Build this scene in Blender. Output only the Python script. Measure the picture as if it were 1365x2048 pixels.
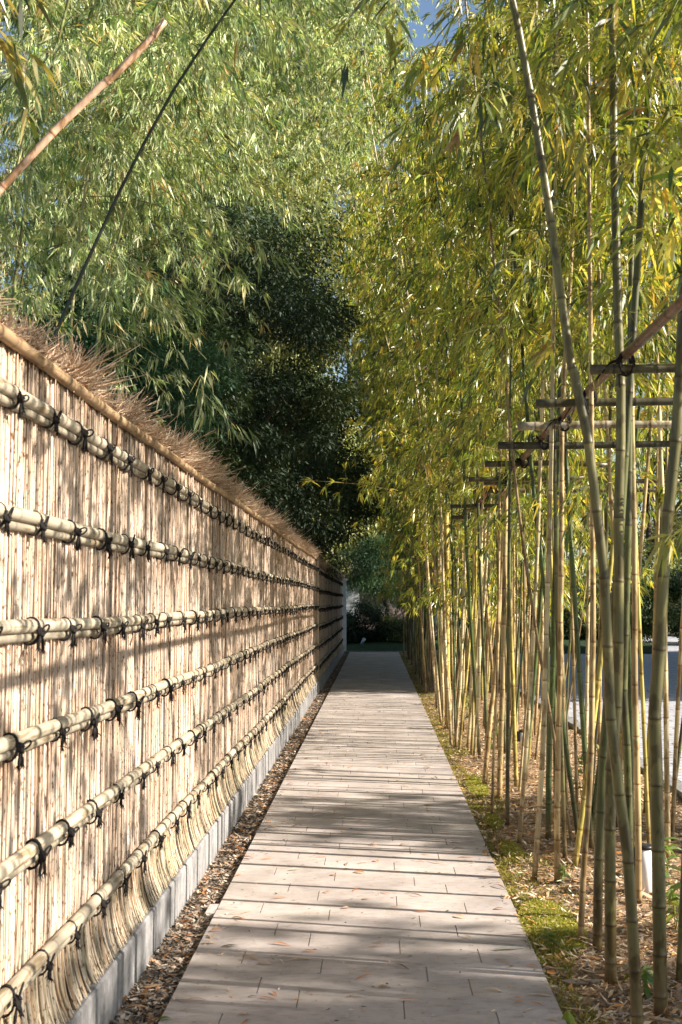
import bpy, math, random
import numpy as np
from mathutils import Vector
random.seed(7); rng = np.random.default_rng(11)
R = math.radians
S = bpy.context.scene
for o in list(bpy.data.objects): bpy.data.objects.remove(o)

# ------------------------------------------------------------ camera
H = 1.55; FPX = 2390.0; HX, HY = 752.0, 1203.0
YAW = math.atan((HX - 682.5) / FPX); PITCH = math.atan((HY - 1024.0) / FPX)
cd = bpy.data.cameras.new('camera'); cam = bpy.data.objects.new('camera', cd); S.collection.objects.link(cam)
cam.location = (0, 0, H); cam.rotation_mode = 'XYZ'
cam.rotation_euler = (math.pi / 2 + PITCH, 0, YAW)
cd.sensor_fit = 'VERTICAL'; cd.sensor_height = 36.0; cd.sensor_width = 24.0
cd.lens = FPX / 2048 * 36.0; cd.clip_end = 800; cd.clip_start = 0.05
cd.dof.use_dof = True; cd.dof.focus_distance = 11.0; cd.dof.aperture_fstop = 8.0
S.camera = cam
# ------------------------------------------------------------ light
SUN_EL = R(30); SUN_AZ = math.atan2(0.97, -0.19)      # clockwise from +Y
sd = Vector((math.sin(SUN_AZ) * math.cos(SUN_EL), math.cos(SUN_AZ) * math.cos(SUN_EL), math.sin(SUN_EL)))
W = bpy.data.worlds.new('World'); S.world = W; W.use_nodes = True
nt = W.node_tree; bg = nt.nodes['Background']
sky = nt.nodes.new('ShaderNodeTexSky'); sky.sky_type = 'NISHITA'; sky.sun_disc = False
sky.sun_elevation = SUN_EL; sky.sun_rotation = SUN_AZ; sky.air_density = 1.0; sky.dust_density = 1.0
nt.links.new(sky.outputs[0], bg.inputs[0]); bg.inputs[1].default_value = 0.07
sl = bpy.data.lights.new('sun', 'SUN'); sl.energy = 5.0; sl.angle = R(0.5); sl.color = (1.0, 0.89, 0.785)
so = bpy.data.objects.new('sun', sl); S.collection.objects.link(so); so.rotation_euler = sd.to_track_quat('Z', 'Y').to_euler()
S.view_settings.view_transform = 'Standard'; S.view_settings.look = 'None'
S.view_settings.exposure = 1.42; S.view_settings.gamma = 1.0
cy = S.cycles
cy.max_bounces = 6; cy.diffuse_bounces = 3; cy.glossy_bounces = 2; cy.transmission_bounces = 4; cy.transparent_max_bounces = 4
cy.caustics_reflective = False; cy.caustics_refractive = False; cy.use_denoising = True; cy.sample_clamp_indirect = 6

# ------------------------------------------------------------ helpers
cyaw, syaw = math.cos(YAW), math.sin(YAW); cp, sp = math.cos(PITCH), math.sin(PITCH)
def ray(px, py):
    a = (px - 682.5) / FPX; b = -(py - 1024.0) / FPX
    v = (a, cp - b * sp, sp + b * cp)
    return np.array([v[0] * cyaw - v[1] * syaw, v[0] * syaw + v[1] * cyaw, v[2]])
def at(px, py, Y):
    d = ray(px, py); return np.array([0, 0, H]) + d * (Y / d[1])
def gr(px, py, z=0.0):
    d = ray(px, py); return np.array([0, 0, H]) + d * ((z - H) / d[2])
A = lambda *a: np.array(a, float)
def nrm(v): return v / np.maximum(np.linalg.norm(v, axis=-1, keepdims=True), 1e-9)

def tubes(P, Rr, sides=6, col=None, caps=True):
    """n tubes at once: P (n,k,3), Rr (n,k), col (3,) | (n,3) | (n,k,3)"""
    P = np.asarray(P, float); n, k, _ = P.shape
    Rr = np.broadcast_to(np.asarray(Rr, float), (n, k))
    T = np.gradient(P, axis=1); T = nrm(T)
    m = nrm(T.mean(axis=1)); ref = np.where(np.abs(m[:, 2:3]) > 0.8, A(0, 1, 0), A(0, 0, 1))[:, None, :]
    U = nrm(np.cross(T, ref)); Vv = np.cross(T, U)
    a = np.arange(sides) * 2 * math.pi / sides
    V = P[:, :, None, :] + Rr[:, :, None, None] * (U[:, :, None, :] * np.cos(a)[None, None, :, None] + Vv[:, :, None, :] * np.sin(a)[None, None, :, None])
    V = V.reshape(-1, 3)
    i = np.arange(n)[:, None, None] * k * sides; j = np.arange(k - 1)[None, :, None] * sides
    s = np.arange(sides)[None, None, :]; s2 = (s + 1) % sides
    F = np.stack([i + j + s, i + j + s2, i + j + sides + s2, i + j + sides + s], -1).reshape(-1, 4)
    if col is None: col = A(.5, .5, .5)
    col = np.asarray(col, float)
    if col.ndim == 1: C = np.broadcast_to(col, (n, k, 3))
    elif col.ndim == 2: C = np.broadcast_to(col[:, None, :], (n, k, 3))
    else: C = col
    C = np.repeat(C.reshape(-1, 3), sides, axis=0)
    out = [(V, F, C)]
    if caps:
        CV = P[:, [0, k - 1], :].reshape(-1, 3); cc = C.reshape(n, k, sides, 3)[:, [0, k - 1], 0].reshape(-1, 3)
        base = len(V); tri = []
        q = np.arange(n)[:, None]; sr = np.arange(sides)[None, :]; sr2 = (sr + 1) % sides
        tri.append(np.stack([np.broadcast_to(base + 2 * q, (n, sides)), q * k * sides + sr2, q * k * sides + sr], -1).reshape(-1, 3))
        e = q * k * sides + (k - 1) * sides
        tri.append(np.stack([np.broadcast_to(base + 2 * q + 1, (n, sides)), e + sr, e + sr2], -1).reshape(-1, 3))
        out = [(np.vstack([V, CV]), [F, np.vstack(tri)], np.vstack([C, cc]))]
    return out

def box(x0, x1, y0, y1, z0, z1, col=(.5, .5, .5), b=0.0):
    V = np.array([[x, y, z] for z in (z0, z1) for y in (y0, y1) for x in (x0, x1)], float)
    if b:
        V = []
        for z, e in ((z0, 0), (z1 - b, 0), (z1, b)):
            V += [[x0 + e, y0 + e, z], [x1 - e, y0 + e, z], [x1 - e, y1 - e, z], [x0 + e, y1 - e, z]]
        F = [[3, 2, 1, 0], [8, 9, 10, 11]]
        for l in (0, 4):
            for i in range(4): F.append([l + i, l + (i + 1) % 4, l + 4 + (i + 1) % 4, l + 4 + i])
        return [(np.array(V), np.array(F), np.tile(A(*col), (12, 1)))]
    F = np.array([[0, 2, 3, 1], [4, 5, 7, 6], [0, 1, 5, 4], [2, 6, 7, 3], [0, 4, 6, 2], [1, 3, 7, 5]])
    return [(V, F, np.tile(A(*col), (8, 1)))]

def leaves(P, D, L, Wd, col, fine=False, droop=0.25, up=None):
    n = len(P); D = nrm(D)
    rnd = rng.normal(size=(n, 3)) * 0.7 + (A(0, 0, 1) if up is None else up)
    side = nrm(np.cross(D, rnd)); L = np.broadcast_to(L, (n,))[:, None]; Wd = np.broadcast_to(Wd, (n,))[:, None]
    dn = A(0, 0, -1) * droop * L
    if fine:
        m1 = P + D * L * .28 + dn * .08; m2 = P + D * L * .66 + dn * .4; tip = P + D * L + dn
        V = np.stack([P, m1 - side * Wd * .5, m1 + side * Wd * .5, m2 - side * Wd * .36, m2 + side * Wd * .36, tip], 1).reshape(-1, 3)
        o = (np.arange(n) * 6)[:, None]
        F4 = o + np.array([[1, 2, 4, 3]]); F3 = np.concatenate([o + np.array([[0, 2, 1]]), o + np.array([[3, 4, 5]])])
        return [(V, [F4, F3], np.repeat(col, 6, axis=0))]
    m = P + D * L * .42 + dn * .15; tip = P + D * L + dn
    V = np.stack([P, m + side * Wd * .5, tip, m - side * Wd * .5], 1).reshape(-1, 3)
    F = (np.arange(n) * 4)[:, None] + np.array([[0, 1, 2, 3]])
    return [(V, F, np.repeat(col, 4, axis=0))]

def mk(name, groups, mats, parent=None, smooth=True):
    """groups: list of (parts, material_index); parts: list of (V, F or [F..], C)"""
    Vs, Cs, loops, tot, mi = [], [], [], [], []; off = 0
    for parts, m in groups:
        for V, F, C in parts:
            for f in (F if isinstance(F, list) else [F]):
                if len(f) == 0: continue
                loops.append((f + off).ravel()); tot.append(np.full(len(f), f.shape[1])); mi.append(np.full(len(f), m))
            Vs.append(V); Cs.append(C); off += len(V)
    V = np.vstack(Vs).astype(np.float32); C = np.vstack(Cs).astype(np.float32)
    loops = np.concatenate(loops).astype(np.int32); tot = np.concatenate(tot).astype(np.int32); mi = np.concatenate(mi).astype(np.int32)
    me = bpy.data.meshes.new(name)
    me.vertices.add(len(V)); me.vertices.foreach_set('co', V.ravel())
    me.loops.add(len(loops)); me.loops.foreach_set('vertex_index', loops)
    me.polygons.add(len(tot)); st = np.zeros(len(tot), np.int32); st[1:] = np.cumsum(tot)[:-1]
    me.polygons.foreach_set('loop_start', st); me.polygons.foreach_set('material_index', mi)
    me.polygons.foreach_set('use_smooth', np.full(len(tot), bool(smooth)))
    a = me.attributes.new('col', 'FLOAT_COLOR', 'POINT')
    a.data.foreach_set('color', np.hstack([C, np.ones((len(C), 1), np.float32)]).ravel())
    me.update(calc_edges=True)
    for m in mats: me.materials.append(m)
    o = bpy.data.objects.new(name, me); S.collection.objects.link(o)
    if parent: o.parent = parent
    return o
def tag(o, label=None, cat=None, group=None, kind=None):
    if label: o['label'] = label
    if cat: o['category'] = cat
    if group: o['group'] = group
    if kind: o['kind'] = kind
    return o
def empty(name, loc=(0, 0, 0)):
    e = bpy.data.objects.new(name, None); S.collection.objects.link(e); e.location = loc; e.empty_display_size = .1; return e
def localize(o, loc):
    """move an object's origin to loc, keeping the mesh where it is in the world"""
    me = o.data; n = len(me.vertices); c = np.empty(n * 3, np.float32); me.vertices.foreach_get('co', c)
    c = c.reshape(-1, 3) - np.array(loc, np.float32); me.vertices.foreach_set('co', c.ravel()); me.update(); o.location = loc

# ------------------------------------------------------------ materials
def mat(name):
    m = bpy.data.materials.new(name); m.use_nodes = True; t = m.node_tree; t.nodes.clear()
    out = t.nodes.new('ShaderNodeOutputMaterial'); return m, t, out
def N(t, ty, **k):
    n = t.nodes.new('ShaderNode' + ty)
    for a, b in k.items(): setattr(n, a, b)
    return n
def attr(t): n = N(t, 'Attribute'); n.attribute_name = 'col'; return n.outputs['Color']
def coord(t, scale=(1, 1, 1)):
    g = N(t, 'NewGeometry'); mp = N(t, 'Mapping'); mp.inputs['Scale'].default_value = scale
    t.links.new(g.outputs['Position'], mp.inputs['Vector']); return mp.outputs[0]
def noise(t, scale, vec, detail=4, rough=.55):
    n = N(t, 'TexNoise'); n.inputs['Scale'].default_value = scale; n.inputs['Detail'].default_value = detail
    n.inputs['Roughness'].default_value = rough; t.links.new(vec, n.inputs['Vector']); return n.outputs['Fac']
def ramp(t, fac, stops):
    r = N(t, 'ValToRGB'); e = r.color_ramp.elements
    while len(e) < len(stops): e.new(.5)
    for i, (p, c) in enumerate(stops):
        e[i].position = p; e[i].color = (*c, 1) if len(c) == 3 else c
    t.links.new(fac, r.inputs[0]); return r.outputs[0]
def mixc(t, a, b, fac, bt='MULTIPLY'):
    m = N(t, 'Mix', data_type='RGBA', blend_type=bt)
    for s, v in ((m.inputs[0], fac), (m.inputs[6], a), (m.inputs[7], b)):
        if hasattr(v, 'links'): t.links.new(v, s)
        elif isinstance(v, tuple): s.default_value = (*v, 1)
        else: s.default_value = v
    return m.outputs[2]
def principled(t, out, col, rough=.6, bump=None, bstr=.3, bdist=.01, spec=.4):
    p = N(t, 'BsdfPrincipled'); p.inputs['Roughness'].default_value = rough; p.inputs['Specular IOR Level'].default_value = spec
    if hasattr(col, 'links'): t.links.new(col, p.inputs['Base Color'])
    else: p.inputs['Base Color'].default_value = (*col, 1)
    if bump is not None:
        b = N(t, 'Bump'); b.inputs['Strength'].default_value = bstr; b.inputs['Distance'].default_value = bdist
        t.links.new(bump, b.inputs['Height']); t.links.new(b.outputs[0], p.inputs['Normal'])
    t.links.new(p.outputs[0], out.inputs[0]); return p

def leafmat(name, tr=.5, warm=(1.25, 1.15, .55), gloss=.07, grough=.38):
    m, t, out = mat(name); c = attr(t)
    c1 = mixc(t, c, ramp(t, noise(t, 40, coord(t)), [(.3, (.75, .75, .75)), (.7, (1.1, 1.1, 1.1))]), .8)
    d = N(t, 'BsdfDiffuse'); tl = N(t, 'BsdfTranslucent'); g = N(t, 'BsdfGlossy'); g.inputs['Roughness'].default_value = grough
    t.links.new(c1, d.inputs[0]); w = mixc(t, c1, warm, 1.0); t.links.new(w, tl.inputs[0])
    a = N(t, 'MixShader'); a.inputs[0].default_value = tr; t.links.new(d.outputs[0], a.inputs[1]); t.links.new(tl.outputs[0], a.inputs[2])
    b = N(t, 'MixShader'); b.inputs[0].default_value = gloss; t.links.new(a.outputs[0], b.inputs[1]); t.links.new(g.outputs[0], b.inputs[2])
    t.links.new(b.outputs[0], out.inputs[0]); return m
M = {}
M['leaf'] = leafmat('bamboo_leaf')
M['leafdark'] = leafmat('evergreen_leaf', .22, (1.2, 1.15, .6), .03, .6)
M['leafL'] = leafmat('feathery_bamboo_leaf', .34, (1.18, 1.1, .5), .06, .5)
M['dry'] = leafmat('dry_leaf', .25, (1.2, 1, .8), .04)
def m_vc(name, rough=.5, scale=30, sc=(1, 1, 1), lo=.7, hi=1.15, bstr=.3, bd=.004, spec=.4, spots=None):
    m, t, out = mat(name); v = coord(t, sc); f = noise(t, scale, v, 5, .6)
    c = mixc(t, attr(t), ramp(t, f, [(.3, (lo, lo, lo)), (.7, (hi, hi, hi))]), 1.0)
    if spots:
        s = noise(t, spots[0], coord(t, spots[1]), 3, .6)
        c = mixc(t, c, ramp(t, s, [(spots[2], spots[3]), (spots[2] + .06, (1, 1, 1))]), 1.0)
    principled(t, out, c, rough, f, bstr, bd, spec); M[name] = m; return m
m_vc('culm', .4, 11, (4, 4, .45), .60, 1.25, .15, .002, .45, (8, (2, 2, .8), .42, (.55, .48, .36)))
m_vc('reed', .75, 9, (14, 14, 1.2), .76, 1.12, .5, .003, .15, (62, (1.6, 1.3, .75), .36, (.28, .19, .12)))
m_vc('rail', .6, 9, (8, .5, 8), .74, 1.12, .12, .002, .25, (14, (4, .35, 4), .40, (.66, .58, .48)))
m_vc('cord', .85, 60, (1, 1, 1), .6, 1.2, .4, .002, .2)
m_vc('twig', .8, 30, (1, 1, 1), .6, 1.2, .2, .002, .2)
m_vc('bark', .9, 12, (3, 3, .6), .5, 1.3, .8, .03, .2)
m_vc('chip', .85, 50, (1, 1, 1), .6, 1.25, .3, .003, .2)
m_vc('paint', .55, 6, (1, 1, 1), .88, 1.05, .1, .003, .4)
m_vc('rock', .9, 25, (1, 1, 1), .6, 1.2, .6, .01, .2)
M['grass'] = leafmat('grass_blade', .3, (1.2, 1.2, .6), .03)
# paving stone
m, t, out = mat('paving'); v = coord(t)
f1 = noise(t, 260, v, 3, .7); f2 = noise(t, 2.2, v, 5, .6); f3 = noise(t, 14, coord(t, (1, 2.5, 1)), 4, .6)
c = mixc(t, attr(t), ramp(t, f2, [(.3, (.66, .64, .62)), (.70, (1.14, 1.12, 1.1))]), 1.0)
c = mixc(t, c, ramp(t, f1, [(.32, (.72, .72, .72)), (.6, (1.1, 1.1, 1.1))]), .8)
c = mixc(t, c, ramp(t, f3, [(.28, (.66, .60, .54)), (.5, (1, 1, 1))]), .7)
principled(t, out, c, .72, f1, .35, .002, .35); M['paving'] = m
# soil
def groundmat(name, stops, sc=7):
    m, t, out = mat(name); v = coord(t); f = noise(t, sc, v, 8, .7); g = noise(t, 60, v, 6, .7)
    c = mixc(t, ramp(t, f, stops), ramp(t, g, [(.3, (.45, .42, .4)), (.7, (1.35, 1.3, 1.25))]), 1.0)
    principled(t, out, c, .95, g, .9, .02, .1); M[name] = m
groundmat('soil', [(.3, (.20, .13, .08)), (.5, (.38, .27, .16)), (.7, (.52, .39, .24))])
groundmat('mulch', [(.3, (.06, .05, .045)), (.5, (.15, .12, .10)), (.7, (.26, .2, .16))], 12)
groundmat('lawn', [(.3, (.018, .035, .018)), (.6, (.03, .06, .028)), (.8, (.05, .08, .035))], 9)
groundmat('moss', [(.3, (.06, .09, .015)), (.5, (.14, .19, .03)), (.72, (.27, .31, .05))], 11)
groundmat('earth', [(.3, (.04, .05, .02)), (.6, (.09, .09, .045)), (.8, (.13, .11, .07))], 2)
# concrete kerb with rain streaks
m, t, out = mat('concrete'); v = coord(t)
f = noise(t, 30, v, 6, .7); g = noise(t, 7, coord(t, (2, 1.4, .6)), 4, .6)
c = mixc(t, ramp(t, g, [(.3, (.15, .15, .15)), (.47, (.23, .23, .228)), (.57, (.28, .28, .275)), (.75, (.37, .365, .35))]), ramp(t, f, [(.3, (.7, .7, .7)), (.7, (1.15, 1.15, 1.15))]), 1.0)
principled(t, out, c, .85, f, .5, .004, .2); M['concrete'] = m
# road of interlocking blocks
m, t, out = mat('blocks'); v = coord(t)
bt = N(t, 'TexBrick'); t.links.new(v, bt.inputs['Vector']); bt.inputs['Scale'].default_value = 1.0
for k_, v_ in (('Brick Width', .42), ('Row Height', .21), ('Mortar Size', .011), ('Mortar Smooth', .1)): bt.inputs[k_].default_value = v_
bt.inputs['Color1'].default_value = (.48, .49, .51, 1); bt.inputs['Color2'].default_value = (.41, .42, .45, 1); bt.inputs['Mortar'].default_value = (.12, .12, .13, 1)
c = mixc(t, bt.outputs[0], ramp(t, noise(t, 3, v, 6, .65), [(.3, (.8, .8, .8)), (.7, (1.12, 1.12, 1.12))]), 1.0)
principled(t, out, c, .6, bt.outputs['Fac'], -.3, .004, .4); M['blocks'] = m
# dark fence backing, plaster
m, t, out = mat('backing'); principled(t, out, (.44, .35, .27), .9); M['backing'] = m
m, t, out = mat('plaster'); f = noise(t, 8, coord(t, (3, 3, .6)), 5, .6)
principled(t, out, ramp(t, f, [(.3, (.62, .64, .66)), (.7, (.82, .82, .82))]), .8, f, .2, .003); M['plaster'] = m
m, t, out = mat('black_metal'); principled(t, out, (.02, .02, .022), .4); M['black'] = m
m, t, out = mat('glass'); principled(t, out, (.03, .04, .05), .08, spec=.6); M['glass'] = m

# ------------------------------------------------------------ ground
def grid(x0, x1, y0, y1, nx, ny, zf, col=(.5, .5, .5)):
    xs = np.linspace(x0, x1, nx); ys = np.linspace(y0, y1, ny); X, Y = np.meshgrid(xs, ys)
    V = np.stack([X, Y, zf(X, Y)], -1).reshape(-1, 3); i = (np.arange(ny - 1)[:, None] * nx + np.arange(nx - 1)[None, :]).ravel()
    return [(V, np.stack([i, i + 1, i + nx + 1, i + nx], -1), np.tile(A(*col), (len(V), 1)))]
tag(mk('ground', [(grid(-250, 250, -60, 400, 3, 3, lambda x, y: x * 0 - .09), 0)], [M['earth']]), kind='structure')
# stone path: slabs laid in slanted courses
PXL, PXR, SK, CP, SLN = -.805, .70, .24, .207, .686
offs = [-.476, -.308, -.582, -.235]
parts = []
def clip_poly(x0, x1, ya, yb):
    return [[x0, ya + SK * x0], [x1, ya + SK * x1], [x1, yb + SK * x1], [x0, yb + SK * x0]]
r0 = int((0.6) / CP); V_, F_, C_ = [], [], []
k = 0
for r in range(-2, int(36.4 / CP)):
    ya = 4.35 + (r - 15) * CP; yb = ya + CP; o_ = offs[(15 - r + 3) % 4]
    xs = [PXL] + [o_ + i * SLN for i in range(-2, 4) if PXL + .05 < o_ + i * SLN < PXR - .05] + [PXR]
    for a, b in zip(xs[:-1], xs[1:]):
        g = .0022; q = clip_poly(a + (g if a > PXL else 0), b - (g if b < PXR else 0), ya + .0005, yb - .0005)
        if max(p[1] for p in q) > 37.0: continue
        tz = random.uniform(-.0003, .0003); bb = .0006; n0 = len(V_)
        cx_ = (a + b) / 2; cy_ = (ya + yb) / 2 + SK * cx_
        for z, e in ((-.06, 0), (-bb + tz, 0), (tz, bb)):
            for (x, y) in q: V_.append([x + (cx_ - x) * e / .35, y + (cy_ - y) * e / .12, z])
        F_ += [[n0 + 8, n0 + 9, n0 + 10, n0 + 11]]
        for l in (0, 4):
            for i in range(4): F_.append([n0 + l + i, n0 + l + (i + 1) % 4, n0 + l + 4 + (i + 1) % 4, n0 + l + 4 + i])
        s_ = random.uniform(.94, 1.04); C_ += [[.475 * s_, .437 * s_, .41 * s_ * random.uniform(.98, 1.02)]] * 12
tag(mk('path', [([(np.array(V_), np.array(F_), np.array(C_))], 0)], [M['paving']], smooth=False), kind='structure')
tag(mk('path_bed', [(grid(PXL + .004, PXR - .004, .5, 37.0, 2, 2, lambda x, y: x * 0 - .006, (.1, .09, .08)), 0)], [M['backing']]), kind='structure')
def hn(x, y, s=1.0):
    return (np.sin(x * 3.1 * s + 1.3 * np.sin(y * 1.7 * s)) * np.cos(y * 2.3 * s + .7) * .5 + .3 * np.sin(x * 9 * s + y * 7 * s) + .2 * np.sin(x * 17 * s - y * 13 * s))
def zL(x, y): return -.038 + .008 * hn(x, y, 2)
def zR(x, y): return -.03 + .018 * hn(x, y) + .035 * np.clip((x - .7) / .5, 0, 1)
tag(mk('gravel_strip', [(grid(-1.003, PXL - .002, .8, 37, 6, 400, zL), 0)], [M['mulch']]), kind='structure')
tag(mk('planting_bed', [(grid(PXR + .002, 2.38, .8, 38.5, 30, 600, zR), 0)], [M['soil']]), kind='structure')
tag(mk('road', [(grid(2.56, 13.5, -20, 70, 2, 2, lambda x, y: x * 0 - .06), 0)], [M['blocks']]), kind='structure')
# kerbs
p = []; y = .8
while y < 21.3:
    p += box(-1.18, -1.0 + random.uniform(-.002, .002), y + .002, min(y + 2.0, 21.4) - .002, -.08, .17 + random.uniform(-.002, .002), b=.008); y += 2.0
tag(mk('kerb', [(p, 0)], [M['concrete']], smooth=False), kind='structure')
p = []; y = 21.404
while y < 37.4:
    p += box(-1.18, -.985, y + .002, min(y + 2.0, 37.5) - .002, -.08, .16, b=.008); y += 2.0
tag(mk('kerb', [(p, 0)], [M['concrete']], smooth=False), kind='structure')
p = []; y = 0.
while y < 60:
    p += box(2.40, 2.55, y + .004, y + .596, -.08, .05 + random.uniform(-.004, .004), b=.012); y += .6
tag(mk('road_kerb', [(p, 0)], [M['concrete']], smooth=False), kind='structure')
# far lawn mound
def zlawn(x, y): return -.04 + .22 * np.clip((y - 37.25) / 3.0, 0, 1) * (1 + .25 * np.sin(x * 1.3 + 1))
tag(mk('lawn', [(grid(-6, 9, 37.25, 60, 60, 80, zlawn), 0)], [M['lawn']]), kind='structure')
tag(mk('lawn_kerb', [(box(-1.6, 3.2, 37.06, 37.22, -.08, .02, b=.01), 0)], [M['concrete']], smooth=False), kind='structure')

# ------------------------------------------------------------ fence
RAILZ = [2.14, 1.80, 1.47, 1.135, .79, .44]
def reeds(y0, y1, ztop, seed):
    g = np.random.default_rng(seed); parts = []
    zs = np.concatenate([[.172, .182, .197, .22, .25, .29, .34, .40], np.linspace(.5, ztop, 13)]); k = len(zs)
    pal = np.array([[.56, .46, .36], [.60, .51, .41], [.63, .55, .46], [.54, .44, .33], [.57, .43, .31], [.52, .43, .34]])
    def batch(n, r, xc, xj, wob, flare, dark=1.0, thin=False):
        yy = np.sort(g.uniform(y0, y1, n)) if thin else np.linspace(y0, y1, n) + g.normal(0, .002, n)
        P = np.zeros((n, k, 3)); P[:, :, 2] = zs
        P[:, :, 1] = yy[:, None] + np.cumsum(g.normal(0, wob, (n, k)), axis=1) + g.normal(0, .002, (n, 1)) * (zs - 1)
        fl = np.clip((.44 - zs) / .268, 0, 1) ** 2.7 * flare
        P[:, :, 0] = xc + g.uniform(-xj, xj, (n, 1)) + np.cumsum(g.normal(0, wob * .6, (n, k)), axis=1) * (zs > .42) + fl * g.uniform(.75, 1.15, (n, 1))
        rr = r * g.uniform(.6, 1.35, (n, 1)) * (1 + g.normal(0, .05, (n, k)))
        c = pal[g.integers(0, len(pal), n)] * g.uniform(.9, 1.08, (n, 1)) * dark
        # broad patches of paler, longer weathered cane
        c = c * (1 + .16 * np.sin(yy * 2.1 + np.sin(yy * .9) * 2))[:, None]
        C = np.repeat(c[:, None, :], k, axis=1)
        for rz in RAILZ:      # rust coloured water stains running down from each rail
            w = np.clip(1 - (rz - .04 - zs) / .16, 0, 1) * (zs < rz) * (zs > rz - .22)
            a_ = w[None, :] * (g.random((n, 1)) < .55) * g.uniform(.25, .85, (n, 1))
            C = C * (1 - a_[..., None]) + a_[..., None] * A(.40, .20, .08) * g.uniform(.8, 1.3, (n, 1, 1))
        low = np.clip((.42 - zs) / .25, 0, 1)[None, :, None] * .5     # greenish, mossy feet
        C = C * (1 - low) + low * A(.38, .34, .22)
        top = np.clip((zs - 2.02) / .25, 0, 1)[None, :, None] * .45
        C = C * (1 - top) + top * A(.32, .19, .09)
        return tubes(P, rr, 6 if not thin else 4, C, caps=True)
    n = int((y1 - y0) / .0105)
    parts += batch(n, .0072, -1.080, .0025, .0010, .040)
    parts += batch(int(n * 1.2), .0042, -1.073, .003, .0016, .044, .97, True)
    parts += batch(int(n * .8), .0026, -1.068, .004, .0022, .050, .90, True)
    n = int((y1 - y0) / .030); zb = np.array([.170, .178, .19, .208, .235, .27, .32, .38, .45]); q = len(zb)   # bent bundles at the foot
    P = np.zeros((n, q, 3)); P[:, :, 2] = zb; yb = np.linspace(y0, y1, n) + g.normal(0, .010, n); sl_ = g.normal(0, .09, (n, 1))
    P[:, :, 1] = yb[:, None] + sl_ * (.45 - zb); P[:, :, 0] = -1.068 + np.clip((.45 - zb) / .28, 0, 1) ** g.uniform(1.8, 3.0, (n, 1)) * .044 * g.uniform(.5, 1.25, (n, 1))
    rr = .0085 * g.uniform(.5, 1.35, (n, 1)) * np.linspace(1.0, .8, q)[None]
    c = np.array([[.46, .40, .29], [.38, .34, .22], [.50, .43, .33], [.32, .26, .17], [.40, .29, .18]])[g.integers(0, 5, n)] * g.uniform(.65, 1.15, (n, 1))
    parts += tubes(P, rr, 7, c)
    return parts
def brush(y0, y1, zb, seed):
    g = np.random.default_rng(seed); n = int((y1 - y0) * 2600)
    yy = g.uniform(y0, y1, n); lum = .5 + .5 * np.sin(yy * 3.7 + np.sin(yy * 1.3) * 2.5) * .7 + .35 * np.sin(yy * 9.1)
    hgt = (.048 + .075 * np.clip(lum, 0, 1.2)) * g.uniform(.5, 1.35, n)
    P0 = np.stack([-1.14 + g.uniform(-.055, .075, n), yy, zb - .01 + g.uniform(0, .05, n)], -1)
    D = np.stack([g.normal(.10, .42, n), g.normal(0, .8, n) + .7 * np.sin(yy * 13), np.abs(g.normal(.75, .4, n))], -1); D = nrm(D)
    cv = g.normal(0, .55, (n, 3)) * A(1, 1, .5)
    tt = np.array([0, .5, 1.])[None, :, None]
    P = P0[:, None, :] + D[:, None, :] * hgt[:, None, None] * tt + cv[:, None, :] * hgt[:, None, None] * tt ** 2 * .8
    pal = np.array([[.58, .41, .26], [.68, .51, .35], [.44, .28, .16], [.74, .59, .43]])
    c = pal[g.integers(0, 4, n)] * g.uniform(.7, 1.2, (n, 1))
    out = tubes(P, np.array([[.0019, .0017, .0010]]) * np.where(g.random(n) < .03, 2.6, 1.0)[:, None], 3, c, caps=False)
    # core bundle the tips stick out of
    yc = np.arange(y0, y1, .09)
    Pc = np.stack([np.full_like(yc, -1.135), yc, zb + .030 + .016 * np.sin(yc * 3.7)], -1)[None]
    out += tubes(Pc, .056 + .012 * np.sin(yc * 5.1)[None], 8, A(.34, .22, .14))
    return out
def rail_mesh(y0, y1, z, rs=(.0215, .0140), seed=0):
    g = np.random.default_rng(seed); out = []
    pts = [y0]; y = y0 + g.uniform(.05, .3)
    yy = [y0]; rr = [1.]; cc = [1.]
    while y < y1 - .05:
        for d, f, q in ((-.012, 1, 1), (-.004, 1.06, .75), (.0, 1.09, .6), (.006, 1.05, .8), (.014, 1, 1)): yy.append(y + d); rr.append(f); cc.append(q)
        yy.append(y + .14); rr.append(.985); cc.append(1)
        y += g.uniform(.27, .36)
    yy.append(y1); rr.append(1); cc.append(1); yy = np.sort(np.array(yy)); rr = np.array(rr); cc = np.array(cc)
    sag = .006 * np.sin(yy * .7 + z * 5) + .003 * np.sin(yy * 2.3)
    base = A(.44, .39, .29)
    for i, r_ in enumerate(rs):
        P = np.stack([np.full_like(yy, -1.046 - i * .007), yy, z + sag + (0.006 if i == 0 else -.0275)], -1)[None]
        vv = (.93 + .09 * np.sin(yy * 1.9 + z * 9 + i * 2)) * cc
        out += tubes(P, (rr * r_)[None], 12, (base * (1 if i == 0 else .72))[None, None, :] * vv[None, :, None])  # lower pole's colour is darkened to stand for shadow under the upper one
    return out
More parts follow.
